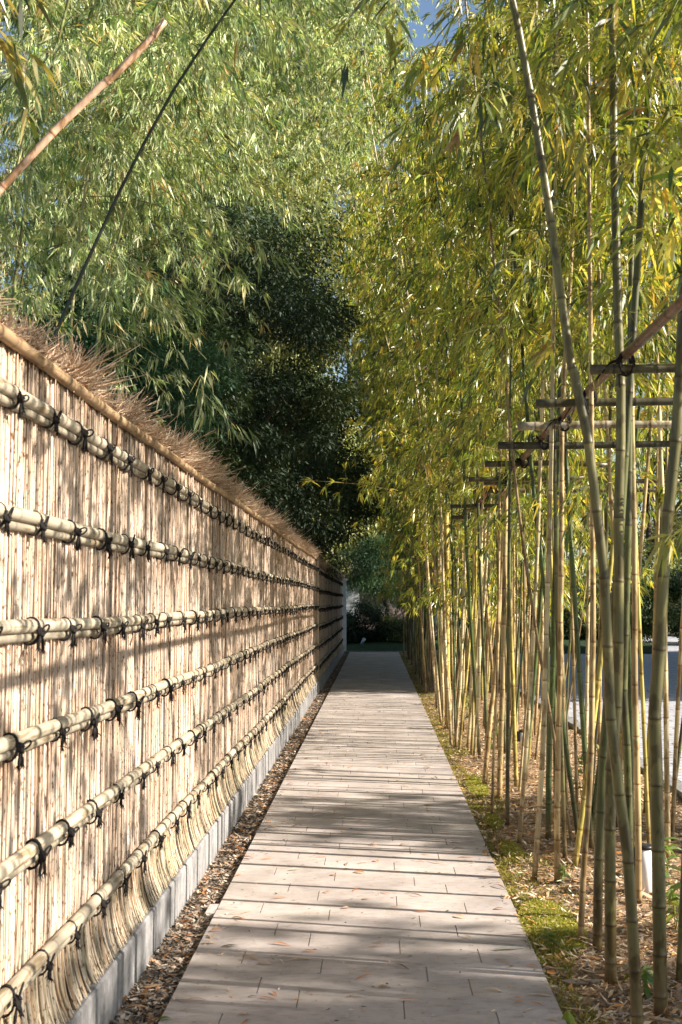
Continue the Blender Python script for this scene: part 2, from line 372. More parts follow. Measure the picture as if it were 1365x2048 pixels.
def knot_parts(seed):
    """one black cord tie around a rail, origin at the rail's centre, +x towards the path"""
    g = np.random.default_rng(seed); out = []; blk = A(.016, .014, .013)
    rc = .0036
    for dy in (-.006, .004):          # two turns over the rail
        a = np.linspace(2.6, -2.5, 12); yj = dy + .010 * np.sin(a * .6 + g.uniform(-.5, .5))
        P = np.stack([-.001 + .0265 * np.cos(a), yj, -.009 + .039 * np.sin(a)], -1)[None]
        out += tubes(P, rc, 5, blk)
    kc = A(.031, g.uniform(-.004, .01), g.uniform(-.022, -.004))
    a = np.linspace(0, 2 * math.pi * 1.6, 14)      # the knot itself
    P = np.stack([kc[0] + .006 * np.cos(a * 1.3), kc[1] + .011 * np.cos(a), kc[2] + .011 * np.sin(a * 1.1)], -1)[None]
    out += tubes(P, .0058, 5, blk)
    nl = 2 if g.random() < .35 else 1
    for q in range(nl):               # bow loops
        ang = g.uniform(.1, 1.1) if q == 0 else math.pi - g.uniform(-.2, .6)
        ln = g.uniform(.026, .05); a = np.linspace(0, 2 * math.pi, 12)
        u = A(g.uniform(.05, .4), math.cos(ang), math.sin(ang)); v = A(.3, -math.sin(ang), math.cos(ang))
        P = kc + u * (ln * .5 * (1 - np.cos(a)))[:, None] + v * (ln * g.uniform(.22, .34) * np.sin(a))[:, None]
        out += tubes(P[None], .0032, 5, blk)
    for q in range(g.integers(2, 4)):  # two or three tails, frayed at the end
        sy = (-1) ** q * g.uniform(.1, .9); ln = g.uniform(.020, .050); t_ = np.linspace(0, 1, 6)[:, None]
        P = kc + A(.10, sy, -.25) * ln * t_ + A(-.1, sy * .2, -.9) * ln * t_ ** 1.7
        out += tubes(P[None], np.array([[.0038, .0036, .0036, .004, .0055, .0045]]), 5, blk)
        e = P[-1]; nf = 9; D = nrm(g.normal(0, .35, (nf, 3)) + A(0, sy * .4, -1))
        tt = np.array([0, .5, 1])[None, :, None]; Pf = (e - A(0, 0, -.004)) + D[:, None, :] * g.uniform(.014, .028, (nf, 1, 1)) * tt
        out += tubes(Pf, np.array([[.0022, .0017, .0008]]), 3, blk, caps=False)
    return out
KN = 14
KV = [knot_parts(100 + i) for i in range(KN)]
def fence(y0, y1, ztop, label, seed, kxy0):
    root = empty('bamboo_fence', (-1.1, y0, .17)); tag(root, label, 'fence')
    def add(name, parts, mats, par=None, sm=True):
        o = mk(name, [(parts, 0)], mats, None, sm)
        if par is None: localize(o, root.location); o.parent = root; o.location = (0, 0, 0)
        else: localize(o, root.location); o.parent = par; o.location = (0, 0, 0)
        return o
    add('reed_panel', reeds(y0, y1, ztop, seed), [M['reed']])
    add('backing_board', box(-1.15, -1.085, y0 + .01, y1 - .01, .171, ztop - .002), [M['backing']], sm=False)
    add('brush_cap', brush(y0, y1, ztop, seed + 1), [M['twig']])
    rim = rail_mesh(y0, y1, 0, (.021,), seed + 2)
    V = rim[0][0]; V[:, 2] += ztop - .008; V[:, 0] += -.006
    rim[0] = (V, rim[0][1], rim[0][2] * A(.85, .66, .5))
    add('rim_pole', rim, [M['rail']])
    cand = []
    rails = []
    for i, z in enumerate(RAILZ):
        if z > ztop - .05: continue
        zz = z - (2.30 - ztop) * .5
        r_ = add('rail', rail_mesh(y0, y1, zz, seed=seed * 10 + i), [M['rail']]); rails.append((r_, zz))
        g = np.random.default_rng(seed * 77 + i); y = y0 + g.uniform(.05, .4)
        while y < y1 - .05:
            sag = .006 * math.sin(y * .7 + zz * 5) + .003 * math.sin(y * 2.3)
            cand.append((y, i, zz + sag, int(g.integers(0, KN)), g.uniform(.88, 1.08))); y += .40 * g.uniform(.78, 1.2)
    vis = sorted([c for c in cand if c[0] > 3.3 or True]); near = [c for c in vis if c[0] > 2.7][:100]; rest = [c for c in vis if c not in near and c[0] > 2.7]
    protos = {}
    for (y, i, z, v, s) in near:
        if v not in protos:
            o = mk('cord_knot', [(KV[v], 0)], [M['cord']]); protos[v] = o.data
        else:
            o = bpy.data.objects.new('cord_knot', protos[v]); S.collection.objects.link(o)
        o.parent = rails[i][0]; o.location = (-1.046 - root.location[0], y - y0, z - root.location[2]); o.scale = (s, s, s)
    out = []
    for (y, i, z, v, s) in rest:
        for V, F, C in KV[v]: out.append((V * s + A(-1.046, y, z), F, C))
    k_ = add('cord_knots', out, [M['cord']]); k_['kind'] = 'stuff'
    return root
f1 = fence(1.9, 21.40, 2.30, 'long tan bamboo twig fence with six tied rails, sunlit nearer stretch beside the path', 3, None)
f2 = fence(21.46, 37.3, 2.22, 'shaded farther stretch of tied bamboo twig fence ending at the white pillar', 5, None)
# end post of the first stretch
tag(mk('fence_post', [(tubes([[[-1.055, 21.43, -.05], [-1.055, 21.43, 1.], [-1.055, 21.43, 2.34]]], .035, 12, A(.58, .47, .33)), 0)], [M['rail']]),
    'pale bamboo post where the sunlit fence meets the shaded fence', 'post')
# white pillar and plastered wall at the far end
pr = mk('gate_pillar', [(box(-1.18, -.93, 37.42, 37.7, -.08, 2.2, (.62, .68, .76), b=.01) + box(-1.21, -.90, 37.39, 37.73, 2.2, 2.27, (.62, .68, .76), b=.01), 0)], [M['plaster']], smooth=False)
tag(pr, 'narrow white pillar at the end of the bamboo fence', 'pillar')
# ------------------------------------------------------------ bamboo
def spline(ctrl, n):
    C = np.asarray(ctrl, float); m = len(C)
    if m == 2: t = np.linspace(0, 1, n)[:, None]; return C[0] * (1 - t) + C[1] * t
    P = np.vstack([2 * C[0] - C[1], C, 2 * C[-1] - C[-2]]); out = []
    ts = np.linspace(0, m - 1 - 1e-6, n)
    for t in ts:
        i = int(t); f = t - i; a, b, c, d = P[i], P[i + 1], P[i + 2], P[i + 3]
        out.append(.5 * ((2 * b) + (-a + c) * f + (2 * a - 5 * b + 4 * c - d) * f * f + (-a + 3 * b - 3 * c + d) * f ** 3))
    return np.array(out)
def culm_mesh(path, r0, r1, col, sides=10, first=.13, step=.27, g=rng):
    L = np.concatenate([[0], np.cumsum(np.linalg.norm(np.diff(path, axis=0), axis=1))]); T = L[-1]
    s = [0.]; rr = [1.06]; cc = [(.7, .62, .5)]; y = first * .6; st = first
    nodes = []
    while y < T - .05:
        nodes.append(y)
        for d, f, q in ((-.020, 1.0, (1, 1, 1)), (-.016, 1., (1.25, 1.25, 1.3)), (-.003, 1.01, (1.3, 1.3, 1.4)), (.0, 1.06, (.5, .4, .35)), (.005, 1.08, (.62, .5, .42)), (.011, 1.0, (.95, .92, .85)), (.03, 1.0, (1, 1, 1))):
            s.append(y + d); rr.append(f); cc.append(q)
        st = min(step * g.uniform(.9, 1.1), st * 1.17); y += st
    s.append(T); rr.append(1); cc.append((1, 1, 1)); s = np.array(s); o = np.argsort(s, kind='stable'); s = s[o]; rr = np.array(rr)[o]; cc = np.array(cc)[o]
    keep = np.concatenate([[True], np.diff(s) > 1e-4]); s, rr, cc = s[keep], rr[keep], cc[keep]
    P = np.stack([np.interp(s, L, path[:, i]) for i in range(3)], -1)
    rad = (r0 + (r1 - r0) * (s / T) ** 1.2) * rr
    ph = g.uniform(0, 6); var = (1 + .10 * np.sin(s * 2.2 + ph)) * g.uniform(.78, 1.2, len(nodes) + 2)[np.searchsorted(np.array(nodes), s - .002)]
    C = np.asarray(col)[None, :] * cc * var[:, None]
    lo_ = np.clip(1 - s / g.uniform(.15, .8), 0, 1)[:, None] * .6 * (P[0, 2] < .2); C = C * (1 - lo_) + lo_ * A(.20, .13, .07)
    return tubes(P[None], rad[None], sides, C[None])
PAL_R = np.array([[.22, .31, .04], [.38, .44, .06], [.52, .52, .09], [.66, .58, .11], [.06, .11, .022], [.62, .46, .08], [.46, .26, .07]])
PW_R = np.array([.25, .25, .19, .11, .15, .035, .015])
PAL_L = np.array([[.28, .40, .13], [.42, .52, .21], [.57, .63, .32], [.13, .23, .09], [.66, .67, .36], [.66, .54, .22], [.52, .34, .12]])
PW_L = np.array([.25, .27, .2, .14, .08, .04, .02])
def foliage(path, z0, nb, reach, fans, lf, L, Wd, pal, pw, fine, bias=(0, 0, 0), rise=.75, droop=.75, col=(.3, .27, .1), xmin=None, g=rng):
    zz = path[:, 2]; ztop = zz.max(); n = nb
    if ztop <= z0 + .2: return []
    u = g.random(n) ** .85; h = z0 + (ztop - z0) * u
    o = np.argsort(zz); st = np.stack([np.interp(h, zz[o], path[o, i]) for i in range(3)], -1)
    az = g.uniform(0, 2 * math.pi, n); D = np.stack([np.cos(az), np.sin(az), g.uniform(.25, 1.1, n) * rise], -1) + A(*bias); D = nrm(D)
    ln = reach * g.uniform(.45, 1.15, n) * np.clip(1.15 - .65 * u, .35, 1)
    K = 6; t = np.linspace(0, 1, K)
    P = st[:, None, :] + D[:, None, :] * (ln[:, None] * t)[..., None]; P[:, :, 2] -= droop * .55 * ln[:, None] * t ** 2.2
    out_b = tubes(P, (.0032 * (1 - .75 * t))[None, :] * np.clip(ln, .5, 1.5)[:, None], 3, A(*col) * g.uniform(.6, 1.2, (n, 1)), caps=False)
    # fans of leaves
    nf = n * fans; bi = np.repeat(np.arange(n), fans); tf = g.uniform(.18, 1.0, nf) ** .8
    k0 = np.minimum((tf * (K - 1)).astype(int), K - 2); fr = tf * (K - 1) - k0
    pb = P[bi, k0] * (1 - fr)[:, None] + P[bi, k0 + 1] * fr[:, None]; tg = nrm(P[bi, k0 + 1] - P[bi, k0])
    tw = nrm(g.normal(size=(nf, 3)) * A(1, 1, .55) + tg * .6); tl = g.uniform(.03, .22, nf)[:, None] * (1.15 - .5 * tf)[:, None]
    tip = pb + tw * tl + A(0, 0, -.15) * tl
    if fine: out_b += tubes(np.stack([pb, (pb + tip) / 2 + A(0, 0, .006), tip], 1), np.array([[.0013, .0011, .0008]]), 3, A(*col), caps=False)
    ax = nrm(tw * .7 + tg * .35 + A(0, 0, -.75)); fi = np.repeat(np.arange(nf), lf); nl = nf * lf
    Dl = nrm(ax[fi] + g.normal(size=(nl, 3)) * .36); Pl = tip[fi] + g.normal(size=(nl, 3)) * .012
    ci = g.choice(len(pal), nf, p=pw)
    c = pal[ci][fi]; sw = g.random(nl) < .25; c[sw] = pal[g.choice(len(pal), sw.sum(), p=pw)]
    c = c * g.uniform(.7, 1.3, (nl, 1)) * np.repeat(g.uniform(.55, 1.3, (n, 1)), fans * lf, axis=0)
    Ll = L * g.uniform(.6, 1.25, nl)
    keep = np.ones(nl, bool)
    if xmin is not None: keep = Pl[:, 0] > xmin
    out_l = leaves(Pl[keep], Dl[keep], Ll[keep], (Wd * g.uniform(.75, 1.2, nl) * (Ll / L) ** .5)[keep], c[keep], fine)
    return [(out_b, 0), (out_l, 1)]
def bamboo(path, r0, r1, col, label, group, fol, sides=10, lm='leaf', **kw):
    base = path[0]
    c = mk('bamboo', [(culm_mesh(path, r0, r1, col, sides, **kw), 0)], [M['culm']]); localize(c, base)
    tag(c, label, 'bamboo', group)
    if fol:
        f = mk('foliage', fol, [M['twig'], M[lm]], smooth=False); localize(f, base); f.parent = c; f.location = (0, 0, 0)
    return c
OL = (.085, .095, .026); TAN = (.44, .33, .15); GRN = (.065, .10, .022); YEL = (.42, .36, .085); PALE = (.54, .46, .26); BRN = (.26, .19, .09); OLT = (.135, .125, .042)
cn = {OL: 'olive green', TAN: 'tan', GRN: 'dark green', YEL: 'yellow', PALE: 'pale straw', BRN: 'brown', OLT: 'khaki'}
def trace(pts, px_w, col, label, ztop=None, Y=None, fol=True, zf=2.2, reach=.85, lean=0., near=True, nb=26, fans=9, group='bamboo culms of the grove right of the path'):
    b = gr(pts[0][0], pts[0][1], -.01); Y = b[1] if Y is None else Y
    P = [b if pts[0][1] < 2060 else at(pts[0][0], pts[0][1], Y)] + [at(x, y, Y + (lean * (pts[0][1] - y) / 1500)) for x, y in pts[1:]]
    if zf > 2.0: zf = max(zf, 2.95) if b[1] < 8.5 else 2.6
    P[0][2] = min(P[0][2], -.01)
    d = P[-1] - P[-2]; ztop = ztop or (5.6 + random.uniform(-.4, .6))
    d = d / max(d[2], 1e-3) if d[2] > 0 else A(0, 0, 1)
    while P[-1][2] < ztop - .3: P.append(P[-1] + d * min(.9, ztop - P[-1][2])); d = d + A(random.uniform(-.03, .03), random.uniform(-.03, .03), 0)
    path = spline(P, 60); r = px_w / 2 * Y / FPX
    fl = foliage(path, zf, nb, reach * .85, fans, 5, .118, .016, PAL_R * .9, PW_R, True, droop=.8) if fol else None
    bamboo(path, r, r * .45, col, label, group, fl, 14)
    return b
TR = [  # pts, width px, colour, label, kwargs
 ([(1277, 2075), (1258, 1738), (1241, 1601), (1221, 1424), (1211, 1181), (1191, 996), (1167, 818), (1137, 700), (1108, 480), (1072, 250), (1042, 80), (1025, 0)], 23, OLT, 'thick khaki bamboo culm leaning left across the others, front of the grove', dict(zf=3.1, nb=30)),
 ([(1322, 2036), (1317, 1720), (1313, 1535), (1310, 1400), (1320, 1290), (1330, 1100), (1352, 885), (1360, 760), (1368, 600)], 27, OLT, 'thickest khaki bamboo culm at the right edge, standing upright from a brown base', dict(zf=1.7, nb=46)),
 ([(1222, 1965), (1221, 1572), (1235, 1399), (1238, 1181), (1238, 996), (1243, 848), (1240, 700), (1236, 615), (1229, 308), (1224, 0)], 23, OLT, 'thick straight khaki culm just left of the leaning one at its foot', dict(zf=3.1, nb=15)),
 ([(1262, 1850), (1255, 1500), (1248, 1399), (1257, 1070), (1260, 774), (1262, 605), (1268, 256), (1275, 0)], 16, OL, 'olive culm rising close along the thick straight khaki culm', dict(zf=3.0, nb=16)),
 ([(1195, 1905), (1198, 1720), (1206, 1535), (1214, 1420), (1235, 1150), (1258, 800), (1290, 300)], 19, OL, 'dark olive culm leaning right behind the leaning khaki one', dict(zf=3.0, nb=30)),
 ([(1278, 1812), (1276, 1609), (1270, 1350), (1270, 1255), (1269, 1033), (1265, 885), (1262, 500)], 13, TAN, 'orange tan culm standing right in front of the white garden light', dict(zf=2.4)),
 ([(1161, 1886), (1169, 1720), (1182, 1535), (1185, 1350), (1187, 1255), (1185, 1000), (1180, 500)], 12, TAN, 'thin tan culm left of the dark olive one, rooted beside the moss', dict(zf=2.3)),
 ([(1115, 1764), (1115, 1609), (1119, 1424), (1121, 1350), (1121, 1255), (1124, 1033), (1126, 811), (1148, 400), (1145, 0)], 12, TAN, 'upright tan culm rooted just beyond the bright moss', dict(zf=2.4)),
 ([(1069, 1761), (1082, 1572), (1091, 1387), (1091, 1329), (1100, 1033), (1106, 737), (1112, 300)], 11, PALE, 'pale straw culm closest to the path edge beside the bright moss', dict(zf=2.4)),
 ([(1097, 1679), (1099, 1498), (1106, 1350), (1112, 1100), (1120, 800)], 12, GRN, 'dark green culm with a brown sheath at its foot', dict(zf=2.4)),
 ([(1130, 1720), (1126, 1572), (1118, 1350), (1112, 1100), (1108, 700)], 9, OLT, 'thin khaki culm between the dark green culm and the tan culms', dict(zf=2.4)),
 ([(1150, 1738), (1167, 1609), (1188, 1440), (1215, 1200), (1240, 950)], 11, YEL, 'yellow culm slanting to the right behind the upright tan culm', dict(zf=2.4)),
 ([(1039, 1687), (1050, 1535), (1063, 1350), (1075, 1100), (1085, 800)], 9, PALE, 'slim pale culm at the path edge, next nearer than the olive pair', dict(zf=2.4)),
 ([(1015, 1650), (1016, 1500), (1017, 1350), (1020, 1000), (1024, 600)], 8, OL, 'slim upright olive culm at the path edge where the moss starts', dict(zf=2.4)),
 ([(999, 1598), (1003, 1450), (1006, 1350), (1012, 1000), (1018, 500)], 11, TAN, 'upright tan culm, thicker of the pair where the path edge turns mossy', dict(zf=2.3)),
 ([(984, 1631), (990, 1450), (995, 1350), (1000, 1000)], 6, TAN, 'very thin tan culm right at the path edge before the thicker tan pair', dict(zf=2.4)),
 ([(969, 1572), (982, 1424), (991, 1350), (1010, 1000), (1020, 700)], 10, TAN, 'tan culm tilting right from a dark foot at the path edge', dict(zf=2.3)),
 ([(949, 1520), (956, 1400), (958, 1350), (965, 1000)], 7, PALE, 'straight pale culm in the sunlit middle of the path-side row', dict(zf=2.2)),
 ([(936, 1502), (944, 1400), (951, 1350), (975, 1000)], 7, PALE, 'pale culm leaning right in the sunlit middle of the path-side row', dict(zf=2.2)),
 ([(919, 1503), (928, 1400), (934, 1350), (958, 1050)], 6, YEL, 'thin yellow culm leaning right just nearer than the yellow post', dict(zf=2.2)),
 ([(912, 1494), (918, 1400), (922, 1350), (935, 1000)], 6, PALE, 'thin pale culm second from the yellow support post', dict(zf=2.2)),
 ([(903, 1492), (898, 1400), (893, 1330), (885, 1100)], 6, PALE, 'thin pale culm crossing in front of the yellow support post', dict(zf=2.2)),
 ([(1345, 1687), (1352, 1500), (1362, 1300), (1380, 1000)], 9, TAN, 'thin tan culm near the road kerb at the right edge', dict(zf=2.4)),
 ([(1291, 1628), (1297, 1500), (1308, 1350), (1330, 1100), (1350, 800)], 9, YEL, 'yellow culm slanting right with the road behind it', dict(zf=2.2)),
 ([(1298, 1690), (1302, 1500), (1310, 1300), (1318, 1000)], 7, TAN, 'slim tan culm behind the thickest khaki one', dict(zf=2.2)),
 ([(1358, 1968), (1366, 1800), (1374, 1600), (1390, 1200)], 13, GRN, 'dark green culm cut by the lower right edge', dict(zf=2.2)),
 ([(1265, 1700), (1262, 1450), (1256, 1200), (1250, 900)], 9, GRN, 'bluish green culm standing behind the orange tan culm', dict(zf=2.4)),
 ([(1232, 1660), (1250, 1450), (1262, 1350), (1290, 1000)], 9, TAN, 'tan culm slanting right behind the thick straight khaki one', dict(zf=2.2)),
 ([(1178, 1700), (1195, 1560), (1215, 1400), (1232, 1250), (1270, 900)], 9, GRN, 'fresh green culm slanting right behind the dark olive one', dict(zf=2.4)),
]
roots = []
for pts, w, c, lb, kw in TR: roots.append(trace(pts, w, c, lb, **kw))
for i, (x, y) in enumerate(((1.35, 3.9), (1.75, 3.1), (1.5, 2.3), (2.1, 4.1))):
    pth = spline([A(x, y, -.02), A(x + .02, y, 2.2), A(x - .05, y + .1, 4.4), A(x - .25, y + .2, 6.2)], 30)
    fl = foliage(pth, 2.5, 44, .85, 8, 5, .13, .020, PAL_R, PW_R, True, droop=.8)
    bamboo(pth, .02, .008, OLT, 'khaki bamboo rooted %s, leaves hanging into the upper right' % ('beside the lower right corner', 'past the right edge', 'nearest to the viewer', 'near the kerb past the right edge')[i], 'bamboo culms of the grove right of the path', fl, 10)
# the rest of the grove
cands = []
g = np.random.default_rng(21)
y = 5.6
while y < 37.2:
    dens = 3.4 if y < 15 else 3.9
    for row, (xa, xb) in enumerate(((.82, 1.08), (1.15, 1.6), (1.65, 2.3))):
        if row == 0 and y < 11.5: continue
        if row == 1 and y < 7.0: continue
        if y > 20 and g.random() < .12: continue
        if g.random() < (dens / 3.4) * ((.80, .93, .78) if 8 < y < 19 else (.60, .46, .28))[row]: cands.append((g.uniform(xa, xb), y + g.uniform(-.12, .12), row))
    y += .29
cands.sort(key=lambda c: c[1])
rown = ['path-side row', 'middle row', 'road-side row']; cnt = [0, 0, 0]
for (x, y, row) in cands:
    cnt[row] += 1
    ks = [TAN, PALE, OL, GRN, YEL, OLT, BRN]; col = ks[g.choice(7, p=[.22, .2, .16, .12, .14, .11, .05])]
    ht = g.uniform(6.2, 7.6) if y < 14 else g.uniform(7.4, 9.4)
    if y > 18: ht += .22 * (y - 18)
    lx = g.normal(.02, .06) - (.03 if row == 0 and y > 11 else 0); ly = g.normal(0, .04)
    pth = spline([A(x, y, -.02), A(x + lx * 2, y + ly * 2, 2), A(x + lx * 3.2 - .02, y + ly * 4, 4.2), A(x + lx * 5 + g.normal(-.15, .15) - (.055 * max(y - 8, 0) if y < 24 else .9), y + ly * 6 + g.normal(0, .2), ht)], 30)
    r = g.uniform(.010, .019)
    far = y > 15
    L = .108 if y < 10 else .115; Wd = .015 if y < 10 else (.022 if y < 20 else .027)
    fl = foliage(pth, ((2.9 if row == 0 else 2.5) if y < 13 else 2.35) - (.95 if g.random() < .42 and (row == 1 or y > 15 or (row == 2 and y > 10)) else 0), 27 if y < 19 else 38, .85 if y < 14 else 1.1, 9, 5, L, Wd, PAL_R, PW_R, y < 9, bias=(-.18 if row == 0 else 0, 0, 0), droop=.85, g=g)
    ordn = cnt[row]; suf = 'th' if 10 <= ordn % 100 <= 20 else {1: 'st', 2: 'nd', 3: 'rd'}.get(ordn % 10, 'th')
    bamboo(pth, r, r * .4, col, '%s bamboo culm of the grove, %d%s from the near end of its %s' % (cn[col], ordn, suf, rown[row]), 'bamboo culms of the grove right of the path', fl, 8 if y < 16 else 6, g=g)
# two leafy sprays reaching out over the path belong to a slim culm by the yellow post
pth = spline([A(.93, 15.6, -.02), A(.92, 15.6, 3), A(.85, 15.6, 6.8)], 30)
fl = foliage(pth, 2.4, 26, .9, 9, 5, .12, .022, PAL_R, PW_R, True, g=g)
for (ps, nfan) in (([at(885, 1085, 15.3), at(840, 1015, 14.9), at(760, 975, 14.6), at(612, 960, 14.3)], 34), ([at(905, 905, 15.3), at(860, 890, 14.9), at(800, 862, 14.6), at(722, 850, 14.3)], 30)):
    bp = spline(ps, 24); fl[0] = (fl[0][0] + tubes(bp[None], np.linspace(.006, .0015, 24)[None], 4, A(.4, .33, .12), caps=False), 0)
    t = g.integers(3, 24, nfan); pb = bp[t]; tw = nrm(g.normal(size=(nfan, 3)) + A(-.5, 0, -.1)); tip = pb + tw * g.uniform(.05, .22, (nfan, 1))
    fl[0] = (fl[0][0] + tubes(np.stack([pb, tip], 1), .0015, 3, A(.4, .33, .12), caps=False), 0)
    fi = np.repeat(np.arange(nfan), 5); D = nrm(tw[fi] + A(-.3, 0, -.25) + g.normal(size=(len(fi), 3)) * .5)
    cc = PAL_R[g.choice(7, len(fi), p=[.1, .2, .3, .25, .0, .1, .05])] * 1.2
    fl[1] = (fl[1][0] + leaves(tip[fi], D, .13 * g.uniform(.7, 1.2, len(fi)), .022, cc, True), 1)
bamboo(pth, .014, .006, YEL, 'slim yellow culm beside the yellow post with two leafy sprays reaching over the path', 'bamboo culms of the grove right of the path', fl, 8)

# ------------------------------------------------------------ trellis
tr = empty('bamboo_trellis', (1.03, 4, 0)); tag(tr, 'bamboo trellis frame of tied poles holding the grove back from the path', 'trellis')
def tadd(name, parts, mats):
    o = mk(name, [(parts, 0)], mats); localize(o, tr.location); o.parent = tr; o.location = (0, 0, 0); return o
TY = [4.9, 5.75, 6.5, 7.3, 8.3, 9.35, 9.6, 10.3, 12.0, 13.6, 15.1, 22.6, 31]
RX, RZ = 1.03, 2.55
yy = np.linspace(2.4, 37, 160); 
for (x_, z_) in ((RX, RZ),):
    y_ = 2.4; sgn = 1
    while y_ < 36.5:
        y2 = min(y_ + 5.2, 37.2); pts = spline([A(x_ + .01 * sgn, y_, z_), A(x_, (y_ + y2) / 2, z_ + .012 * sgn), A(x_ - .012 * sgn, y2, z_ + .005)], 20)
        tadd('long_rail', culm_mesh(pts, .021, .017, (.20, .115, .068), 10, first=.22, step=.24), [M['culm']]); y_ = y2 - .35; sgn = -sgn
lash = A(.016, .014, .013)
for i, y_ in enumerate(TY):
    zc = RZ - .046; x0 = RX - random.uniform(.14, .30); dark = random.choice([(.05, .05, .03), (.08, .075, .04), (.12, .10, .055)])
    if i == 2: dark = (.40, .36, .26)
    pts = spline([A(x0, y_, zc), A(1.3, y_ + random.uniform(-.02, .02), zc + random.uniform(-.01, .01)), A(random.choice([1.62, 2.42, 2.42]), y_ + random.uniform(-.05, .05), zc + random.uniform(-.02, .02))], 16)
    tadd('cross_pole', culm_mesh(pts, random.uniform(.018, .024), .018, dark, 10, first=.15, step=.25), [M['culm']])
    out = []
    for s_ in (-1, 1):
        for q in range(2):
            a = np.linspace(0, 2 * math.pi, 14); dd = A(.028 * s_, .028, 0)
            P = A(RX, y_, RZ - .022) + np.stack([np.cos(a) * .028 * s_ + q * .006, np.cos(a) * .028 + q * .004, np.sin(a) * .05], -1)
            out += tubes(P[None], .0042, 5, lash)
    for q in range(4):
        d = A(random.uniform(-1, .5), random.uniform(-1, 1), random.uniform(-.9, .9)); t_ = np.linspace(0, 1, 5)[:, None]
        P = A(RX - .03, y_, RZ - .01) + d * .09 * t_ + A(0, 0, -.07) * t_ ** 2; out += tubes(P[None], .0035, 4, lash)
    tadd('lashing', out, [M['cord']])
for (x_, y_, r_, c_) in ((.885, 15.0, .036, (.52, .40, .10)), (.90, 24.4, .033, (.30, .26, .10)), (.90, 32.2, .03, (.22, .2, .09)), (2.30, 8.2, .03, (.3, .25, .12)), (2.3, 15.0, .03, (.3, .25, .12)), (2.3, 24.4, .03, (.3, .25, .12))):
    tadd('support_post', culm_mesh(np.array([[x_, y_, -.05], [x_, y_, 1.3], [x_, y_, 2.66]]), r_, r_ * .95, c_, 12, first=.3, step=.34), [M['culm']])

# ------------------------------------------------------------ left: bamboo behind the fence
g = np.random.default_rng(5)
def left_b(ctrl, r, col, label, z0=2.6, nb=40, reach=1.3, fans=12, lf=6, L=.10, Wd=.016, fol=True, fine=False, r1=None, bias=(.25, -.1, 0)):
    pth = spline(ctrl, 40)
    fl = foliage(pth, z0, nb, reach, fans, lf, L, Wd, PAL_L, PW_L, fine, bias=bias, rise=.6, droop=1.15, col=(.28, .26, .12), xmin=None, g=g) if fol else None
    return bamboo(pth, r, r1 or r * .35, col, label, 'bamboo culms behind the fence', fl, 8, lm='leafL', g=g)
Y1 = 4.3
left_b([A(-4.4, Y1, -.05), A(-2.45, Y1, 1.9), at(0, 380, Y1), at(165, 205, Y1), at(260, 125, Y1), at(330, 42, Y1)], .0175, (.80, .52, .34), 'thick dead tan bamboo stem with a broken top slanting over the fence', fol=False, r1=.0145)
Y1 = 4.8
left_b([A(-2.45, Y1, -.05), A(-1.78, Y1, 1.5), at(136, 610, Y1), at(190, 490, Y1), at(256, 350, Y1), at(354, 170, Y1), at(470, 0, Y1), at(640, -235, Y1)], .0125, (.018, .028, .010), 'slender green bamboo stem coloured dark as if unlit, slanting right above the fence', z0=4.0, nb=12, reach=.8, fans=7)  # near-black stem colour stands in for the shadow it hangs in
left_b([at(35, 1000, 7.5) * A(1, 1, 0) - A(.2, 0, .05), at(75, 600, 7.5), at(110, 505, 7.5), at(205, 330, 7.5), at(330, 60, 7.5)], .013, (.26, .27, .08), 'thin olive stem left of the slender dark one, half hidden in leaves', nb=14, z0=3.8, reach=.9)
left_b([at(190, 1000, 9) * A(1, 1, 0), at(235, 680, 9), at(262, 600, 9), at(330, 430, 9), at(380, 200, 9)], .016, (.45, .42, .2), 'pale stem rising above the fence near the maple, leaning right', nb=20, z0=3.9)
left_b([at(175, 1000, 8.2) * A(1, 1, 0), at(200, 660, 8.2), at(225, 500, 8.2), at(240, 200, 8.2)], .014, (.45, .42, .2), 'pale upright stem behind the fence right of the slender dark stem', nb=20, z0=3.7)
PAL_B = PAL_L * A(.75, .6, .45)
pth = spline([A(-2.0, 3.7, -.05), A(-1.85, 3.7, 2.2), A(-1.6, 3.8, 3.6), A(-1.1, 3.9, 4.6)], 30)
fl = foliage(pth, 3.3, 34, .6, 7, 5, .11, .017, PAL_B, PW_L, True, droop=.9, g=g)
bamboo(pth, .013, .006, (.25, .22, .08), 'brownish leaved bamboo whose sprays hang into the upper left corner', 'bamboo culms behind the fence', fl, 8, g=g)
k = 0; spots = []
for Yc in np.concatenate([np.arange(5.2, 16, .9), np.arange(16, 40, 1.3)]):
    for xx in (-2.1, -3.2, -4.6, -6.2, -8.2, -10.5):
        # keep only what the picture can see: left frame edge runs along x = -0.33 Y
        if xx < -.36 * Yc - 1.3: continue
        if 9 < Yc and xx < -7 and g.random() < .55: continue
        if Yc < 18 and xx < -7: continue
        if Yc > 9 and xx < -.17 * Yc - 2.6 and g.random() < .35: continue
        if Yc > 22 and g.random() < .2: continue
        if Yc > 10 and xx < -.30 * Yc and g.random() < .5: continue
        spots.append((xx + g.normal(0, .3), Yc + g.normal(0, .25)))
